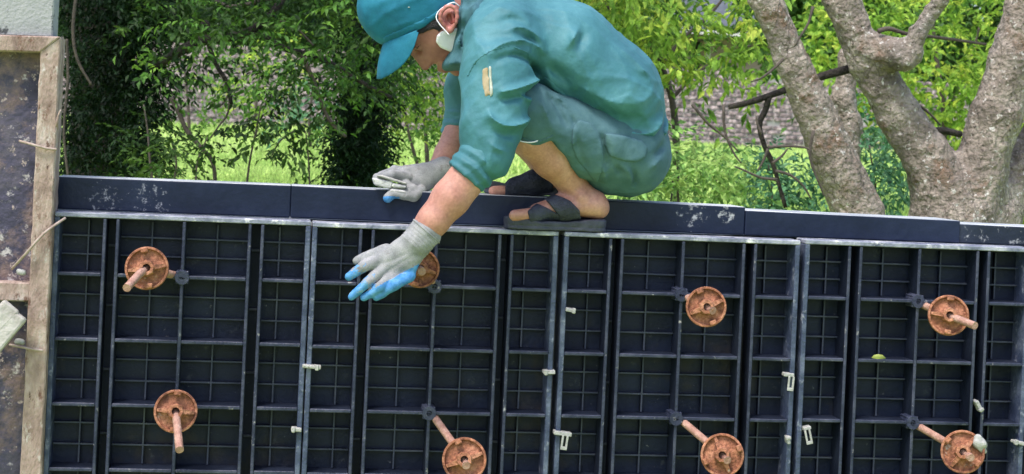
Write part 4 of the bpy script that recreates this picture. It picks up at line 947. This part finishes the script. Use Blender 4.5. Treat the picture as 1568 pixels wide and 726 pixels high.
# --- dark shaded tree at the left with its overhanging limbs
YD = 4.6
dk = empty('shade_tree', foot_of(165, YD), 'dark ivy-wrapped tree beside the concrete column, its limbs hanging over the meadow', 'tree')
FD = trunk_field(70, -160, 290, 430, YD, .4, .016); chain(FD, [(150, -150, YD, 52), (150, 0, YD, 48), (158, 120, YD, 46), (160, 260, YD, 54), (165, 420, YD, 70)], .06); chain(FD, [(190, 60, YD - .1, 26), (240, 20, YD - .2, 20), (320, -60, YD - .3, 16)], .05)
bark(FD, 81).build('trunk', M_DARKSHADEBARK, dk, 0)
LIMBS = [([(445, -30), (425, 10), (400, 36), (372, 52), (340, 58), (310, 62), (280, 76), (240, 98, YD - .7), (195, 114, YD - .3), (160, 128, YD)], 6, 9), ([(372, 50), (405, 58), (440, 76), (476, 84), (515, 102), (560, 130), (600, 150)], 6, 3),
         ([(311, 66), (308, 48), (311, 36), (318, 37), (318, 52), (322, 76), (334, 104), (348, 128), (354, 160)], 5, 3), ([(262, 150), (272, 168), (286, 200), (308, 226), (326, 250), (330, 290)], 4, 3), ([(462, 84), (474, 110), (490, 150), (505, 185), (530, 210)], 4, 2.5),
         ([(352, 150), (348, 175), (336, 192), (322, 212)], 2, 1.2), ([(353, 140), (340, 160), (326, 166)], 2, 1.2), ([(120, -30), (112, 40), (118, 90), (140, 130)], 3, 2), ([(330, 0), (352, 10), (390, 4), (430, -6)], 3, 3), ([(102, 60), (104, 120), (98, 200), (104, 270)], 2.4, 2), ([(420, 30), (450, 40), (480, 70)], 2, 1.5)]
for q, a, b_ in LIMBS: bt(q, a, b_, YD - .9, dk, M_DARKSHADEBARK if a > 4.5 else M_TWIG, 26)
r = np.random.default_rng(3)
# canopy over and behind the frame's top edge (unseen crown, added thick to shade the left background)
n = 5200; cx0 = at(200, -560, YD + .4); P0 = cx0 + unit(r.normal(size=(n, 3))) * (r.random((n, 1)) ** .45) * np.array([2.6, 2.3, 1.15]); dirs = r.normal(0, 1, (n, 3))
P, A, Nn, LL = spray_leaves(P0, dirs, 9, .35, .085, r, .6); V, F = leaves_from(P, A, Nn, LL, .42); foliage('unseen_shade_crown', V, F, L_DARK, dk)
bush('', '', '', None, ([(188, -40, 246, 262, 1.0), (92, 170, 190, 262, .7), (92, -30, 190, 170, .55)], 1500, YD - .75, YD - .4, 0, 0, 8, .14, .035, .9), L_IVYSHADE, seed=5, parent=dk, fol='ivy')
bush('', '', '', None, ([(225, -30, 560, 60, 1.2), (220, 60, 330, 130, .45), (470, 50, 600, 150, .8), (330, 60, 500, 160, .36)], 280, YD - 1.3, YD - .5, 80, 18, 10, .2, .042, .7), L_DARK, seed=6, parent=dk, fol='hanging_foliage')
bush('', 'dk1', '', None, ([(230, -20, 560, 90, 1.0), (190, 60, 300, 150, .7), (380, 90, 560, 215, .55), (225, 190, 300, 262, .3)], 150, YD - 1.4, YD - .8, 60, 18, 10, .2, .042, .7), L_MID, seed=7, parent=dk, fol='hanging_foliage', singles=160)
# dark saplings low along the wall
sap = bush('sapling', 'dark-leaved sapling silhouetted before the bright meadow, beside the shade tree', 'sapling', foot_of(270, 3.2), ([(190, 200, 345, 275, 1), (205, 150, 265, 235, .6), (300, 180, 345, 240, .4)], 90, 3.0, 3.5, 34, 13, 8, .12, .036, .4), L_DARK, seed=8, singles=120, stems=[([(236, 300), (230, 250), (226, 200), (220, 160)], 2.2, 1, 3.2), ([(300, 300), (302, 250), (318, 210)], 2, 1, 3.2), ([(262, 300), (270, 250), (262, 215)], 2, 1, 3.2)])
bush('sapling', 'small dark drooping sapling in the middle of the bright meadow', 'sapling', foot_of(420, 3.6), ([(370, 165, 470, 240, 1), (385, 205, 450, 245, .2)], 50, 3.4, 3.8, 26, 13, 9, .14, .042, 1.0), L_DARK, seed=9, singles=110, stems=[([(376, 300), (382, 250), (392, 200), (400, 160)], 2, 1, 3.6), ([(452, 200), (430, 215), (415, 240)], 1.6, 1, 3.6), ([(475, 300), (472, 240), (468, 200)], 1.5, .8, 3.6)])
# ivy covered trunk left of the worker
iv = empty('ivy_trunk', foot_of(550, 5.2), 'dark leafy column of ivy round a trunk, left of the worker', 'tree')
FI = trunk_field(480, -120, 640, 420, 5.2, .3, .016); chain(FI, [(560, -110, 5.2, 22), (560, 60, 5.2, 20), (548, 180, 5.2, 24), (545, 400, 5.2, 34)], .05); bark(FI, 91).build('trunk', M_DARKSHADEBARK, iv, 0)
bush('', '', '', None, ([(515, 150, 585, 282, 1.4), (505, 220, 590, 285, 1.0), (520, 50, 600, 170, .6), (540, -30, 600, 60, .4)], 1300, 4.8, 5.25, 0, 0, 8, .14, .034, .9), L_IVYSHADE, seed=10, parent=iv, fol='ivy')
bush('', '', '', None, ([(500, 60, 620, 150, 1), (500, 150, 530, 285, .5), (560, 0, 640, 60, .5)], 130, 4.5, 5.0, 60, 16, 9, .18, .042, .8), L_MID, seed=11, parent=iv, fol='hanging_foliage')

# --- shrubs farther back on the meadow
SH = 'shrubs on the meadow'
bush('shrub', 'tall mid-green shrub behind the hanging limbs, far left on the meadow', 'shrub', foot_of(290, 17), ([(225, 70, 350, 190, 1), (240, 160, 300, 200, .3)], 75, 15.5, 18, 30, 15, 8, .4, .10, .6), L_MID, SH, seed=12, stems=[([(290, 215), (288, 160), (282, 100)], 3, 1.5, 17)])
bush('shrub', 'pale green shrub in front of the far brick wall, left of the ivy column', 'shrub', foot_of(390, 20), ([(330, 60, 480, 150, 1), (360, 150, 450, 190, .35)], 75, 18, 22, 30, 15, 8, .45, .12, .6), L_LIGHT, SH, seed=13, stems=[([(395, 215), (392, 160), (400, 100)], 3, 1.5, 20)])
bush('shrub', 'bluish green shrub between the drooping sapling and the ivy column', 'shrub', foot_of(475, 16), ([(430, 130, 520, 215, 1), (450, 90, 510, 140, .6)], 70, 14.5, 17, 34, 13, 8, .35, .09, .6), L_BLUE, SH, seed=14, stems=[([(475, 225), (474, 180), (480, 130)], 3, 1.5, 16)])
bush('shrub', 'broad mid-green shrub directly behind the worker\'s face and far arm', 'shrub', foot_of(655, 9), ([(585, 95, 720, 215, 1.1), (575, 10, 720, 110, .9), (590, 195, 690, 215, .3)], 260, 8, 10, 110, 17, 9, .28, .062, .7), L_MID, SH, seed=15, stems=[([(655, 260), (650, 180), (640, 80)], 4, 1.5, 9.4), ([(640, 255), (620, 180), (610, 100)], 3, 1.2, 9.2)])
bush('', '', '', None, ([(590, 110, 700, 200, 1.0), (580, 130, 640, 200, .5)], 110, 7.8, 8.4, 50, 14, 9, .25, .052, .7), L_LIGHT, seed=16, parent=bpy.data.objects['shrub.003'], fol='foliage')

# --- yellow-green leafy tree above and right of the worker's back
YL = 5.0
lt = empty('broadleaf_tree', foot_of(1010, YL + .5), "yellow-green broad-leaved young tree right of the worker's back", 'tree')
for q, a, b_ in (([(1030, 330), (1036, 240), (1030, 160), (1010, 90), (985, 30), (970, -60)], 6, 4), ([(1015, 100), (1045, 60), (1085, 25), (1120, -20)], 3.5, 2), ([(1000, 98), (1040, 108), (1075, 116)], 2.2, 1.2), ([(1030, 150), (1070, 110), (1120, 80), (1150, 70)], 3, 1.4), ([(1005, 80), (960, 40), (920, 0)], 3, 2)): bt(q, a, b_, YL + .5, lt, M_TWIG, 20)
bush('', 'lt1', '', None, ([(880, -40, 1010, 60, 1.2), (960, 30, 1030, 100, .8), (1118, 20, 1165, 90, 1.0), (1040, -10, 1120, 26, .6), (1030, 92, 1150, 118, .8), (1100, -30, 1170, 40, .6)], 210, YL - .5, YL + .6, 100, 17, 9, .26, .085, 1.0), L_LIGHT, seed=17, parent=lt, fol='foliage', singles=260, wr=.36)
bush('', '', '', None, ([(880, -40, 1020, 120, 1.2), (980, 60, 1030, 110, .4), (1120, 20, 1165, 90, .8)], 70, YL + .6, YL + 1.6, 70, 20, 9, .3, .085, .9), L_MID, seed=18, parent=lt, fol='foliage', wr=.36)
# --- low bushes between the worker and the leaning trunk
bush('bush', "low pale green bush along the wall behind the worker's seat", 'bush', foot_of(1040, 4.2), ([(965, 238, 1150, 305, 1.2), (1000, 205, 1110, 250, .6), (1020, 190, 1050, 225, .2)], 240, 3.8, 5.2, 90, 14, 7, .18, .06, .5), L_SHRUB, 'bushes along the wall', seed=19, singles=200, stems=[([(1040, 330), (1036, 270), (1030, 220)], 2.4, 1, 4.4), ([(1100, 330), (1096, 280), (1110, 230)], 2, 1, 4.4)])
bush('bush', 'low bluish bush under the dead hanging twig, left of the leaning trunk', 'bush', foot_of(1190, 4.0), ([(1130, 255, 1262, 318, 1.2), (1150, 225, 1240, 262, .35)], 150, 3.7, 4.6, 60, 13, 7, .16, .05, .5), L_BLUE, 'bushes along the wall', seed=20, singles=120, stems=[([(1180, 340), (1182, 290), (1176, 250)], 2, 1, 4.2)])
bush('bush', 'small dark green bush in the gap between the leaning trunk and the forked tree', 'bush', foot_of(1345, 4.4), ([(1285, 190, 1395, 318, 1.2)], 170, 4.3, 5.0, 60, 14, 7, .17, .055, .6), L_BLUE, 'bushes along the wall', seed=21, stems=[([(1345, 340), (1340, 280), (1330, 220)], 2, 1, 4.6)])
bush('bush', 'yellow-green bush at the picture edge right of the forked tree', 'bush', foot_of(1560, 4.6), ([(1520, 240, 1600, 335, 1.2), (1545, 100, 1610, 240, .9)], 190, 4.2, 5.2, 60, 14, 7, .2, .07, .6), L_LIGHT, 'bushes along the wall', seed=22, singles=60, stems=[([(1560, 360), (1562, 300), (1570, 240)], 2, 1, 4.8)])
# --- leafy tree seen through the fork
rt = bush('thicket_tree', 'bright yellow-green tree seen through the fork of the grey trunks', 'tree', foot_of(1440, 9.5), ([(1310, -40, 1570, 120, 1.2), (1370, 90, 1520, 215, 1.1), (1270, 20, 1340, 140, .8), (1195, -40, 1275, 130, 1.0)], 420, 8.5, 10.5, 150, 18, 8, .3, .10, .7), L_LIGHT, None, seed=23, stems=[([(1440, 260), (1446, 180), (1430, 60), (1420, -60)], 5, 3, 9.8), ([(1446, 170), (1480, 110), (1500, 40)], 3, 1.5, 9.7)], wr=.44)
bush('', '', '', None, ([(1310, -40, 1570, 215, 1.2), (1195, -40, 1340, 150, .8)], 200, 10.5, 12, 90, 22, 8, .4, .11, .7), L_MID, seed=24, parent=rt, fol='foliage')

# --- grass on the meadow
def grass(n, y0, y1, h, wd, seed):
    r = np.random.default_rng(seed); y = y0 + (y1 - y0) * r.random(n) ** 1.1; xc = CX + (y + D) * math.tan(YAW); x = xc + (y + D) * np.where(r.random(n) < .72, r.uniform(-.34, .34, n), r.uniform(-.8, .8, n))
    z = ground_z(x, y); P = np.stack([x, y, z - .01], 1); H = h * r.uniform(.5, 1.4, n); a = r.uniform(0, 6.28, n); W = wd * r.uniform(.7, 1.3, n)
    s = np.stack([np.cos(a), np.sin(a), np.zeros(n)], 1) * W[:, None]; ln = r.normal(0, .35, (n, 3)) * H[:, None]; ln[:, 2] = H
    V = np.stack([P - s, P + s, P + ln * .6 + s * .6, P + ln], 1).reshape(-1, 3); b = np.arange(n)[:, None] * 4; return V, np.concatenate([b + [0, 1, 2], b + [0, 2, 3]])
V1, F1_ = grass(52000, 1.2, 12, .10, .006, 1); V2, F2_ = grass(70000, 9, 31, .10, .014, 2)
g_ = foliage('grass', np.concatenate([V1, V2]), np.concatenate([F1_, F2_ + len(V1)]), M_GRASS, None); tag(g_, 'bright yellow-green meadow grass behind the wall', 'grass')

# --- far brick wall
def brick_wall(x0, x1, y, top, label):
    root = empty('brick_wall', (x0, y, float(ground_z(x0, y))), label, 'wall'); r = np.random.default_rng(4); V = []; Fq = []
    zb = float(min(ground_z(x0, y), ground_z(x1, y))) - .3; bh, bw, gp = .068, .235, .014
    row = 0; z = zb
    while z < top:
        xs = np.arange(x0 - (row % 2) * (bw + gp) / 2, x1, bw + gp)
        for x in xs:
            if r.random() < .012: continue
            o = r.uniform(-.012, .012); a, c = x, x + bw * r.uniform(.93, 1); d0 = y + o; b0 = len(V); zz = z + r.uniform(-.004, .004)
            V += [(a, d0, zz), (c, d0, zz), (c, d0, zz + bh), (a, d0, zz + bh), (a, y + .1, zz), (c, y + .1, zz), (c, y + .1, zz + bh), (a, y + .1, zz + bh)]
            Fq += [(b0, b0 + 1, b0 + 2, b0 + 3), (b0, b0 + 3, b0 + 7, b0 + 4), (b0 + 1, b0 + 5, b0 + 6, b0 + 2), (b0 + 3, b0 + 2, b0 + 6, b0 + 7)]
        z += bh + gp; row += 1
    me = np_mesh('brickwork', V, Fq, False); me.materials.append(M_BRICK); o = link('brickwork', me, None, root); o['kind'] = 'stuff'
    MB().box((x0, y + .02, zb), (x1, y + .28, top)).build('mortar', M_MORTAR, root)
brick_wall(at(-500, 200, 27)[0], at(2000, 200, 27)[0], 27.0, wz(700, 92, 27), 'low weathered brick wall running along the far side of the meadow')
# --- small house behind the wall, right of the worker
YH2 = 44.0
hs = empty('house', foot_of(1070, YH2), 'small pinkish house with a pale eave, glimpsed through leaves above the brick wall', 'house')
M_WALL = mat('pink_render', [(.36, .27, .25), (.46, .35, .32)], 3, .9); M_WHITE = mat('white_trim', [(.7, .7, .68), (.8, .8, .78)], 5, .7); M_DARKR = mat('dark_opening', [(.02, .02, .025), (.04, .04, .05)], 3, .8); M_ROOF = mat('dark_roof', [(.05, .06, .075), (.09, .10, .12)], 6, .8, .4, 8)
X0, X1 = wx(985, 60, YH2), wx(1180, 60, YH2); ZB = float(ground_z(X0, YH2)) - .5; ZR = wz(1070, 50, YH2); xa, xb = wx(1058, 60, YH2), wx(1082, 60, YH2)
MB().add([(x, y, z) for y in (YH2, YH2 + .25) for x, z in ((X0, ZB), (xa, ZB), (xa, ZR - .18), (xb + .12, ZR - .18), (xb + .12, ZB), (X1, ZB), (X1, ZR), (X0, ZR))], [tuple(range(8)), tuple(range(8, 16))[::-1]] + [(i, (i + 1) % 8, 8 + (i + 1) % 8, 8 + i) for i in range(8)]).build('wall', M_WALL, hs); MB().box((X0, YH2 + 3.8, ZB), (X1, YH2 + 4, ZR)).build('wall', M_WALL, hs)
MB().box((xa, YH2 + 1.2, ZB), (xb + .12, YH2 + 1.3, ZR - .18)).build('doorway', M_DARKR, hs); MB().box((xb, YH2 - .06, ZB), (xb + .12, YH2 + .2, ZR - .19)).build('post', M_WHITE, hs)
rf = MB().add([(X0 - .5, YH2 - .8, ZR), (X1 + .5, YH2 - .8, ZR), (X1 + .5, YH2 + 2.2, ZR + 1.5), (X0 - .5, YH2 + 2.2, ZR + 1.5), (X0 - .5, YH2 + 5, ZR), (X1 + .5, YH2 + 5, ZR)] , [(0, 1, 2, 3), (3, 2, 5, 4), (0, 3, 4), (1, 5, 2), (0, 4, 5, 1)]).build('roof', M_ROOF, hs)
MB().box((X0 - .5, YH2 - .84, ZR - .1), (X1 + .5, YH2 - .78, ZR + .03)).build('eave', M_WHITE, hs)
# --- trees closing the view behind the brick wall
FT = [(120, 34, 'leafy dark tree far behind the shade tree, left end of the far trees', L_FAR, 210), (300, 37, 'far tree showing above the brick wall between the hanging limbs', L_MID, 190), (470, 34, 'far dark tree behind the ivy column', L_FAR, 190), (640, 38, "far tree behind the worker's cap", L_MID, 200), (830, 36, "far dark tree hidden mostly behind the worker's back", L_FAR, 200),
      (965, 40, "far mid-green tree above the house's left end", L_MID, 70), (1090, 52, 'dark bluish tree rising behind the small house', L_BLUE, 150), (1235, 37, 'far tree behind the leaning trunk', L_MID, 100), (1360, 36, 'far dark tree behind the thinner grey trunk', L_FAR, 190), (1540, 35, 'far dark tree at the picture edge behind the forked tree', L_FAR, 200)]
for i, (px, Y, lab, m, hw) in enumerate(FT):
    y1 = 150 if i != 6 else 45
    y1 = {5: 60, 7: 110}.get(i, y1)
    bush('far_tree', lab, 'tree', foot_of(px, Y), ([(px - hw * .75, -120, px + hw * .75, y1, 1.0)], 520, Y - 1.8, Y + 2.4, 70, 30, 8, 1.1, .34, .5), m, 'far trees behind the brick wall', seed=30 + i, stems=[([(px, 230), (px + 4, 100), (px - 6, -80)], 6, 3, Y + .6)], stemm=M_DARKSHADEBARK)
wl = bush('woodland', 'dense dark woodland closing the view beyond the far trees', 'woodland', (0, 60, 2), ([(-150, -200, 1750, 215, 1), (-1600, -200, -150, 215, .8), (1750, -200, 3200, 235, .8)], 7600, 56, 66, 0, 0, 8, 2.6, .85, .4), L_FAR, seed=50, fol='foliage')
wl['kind'] = 'stuff'
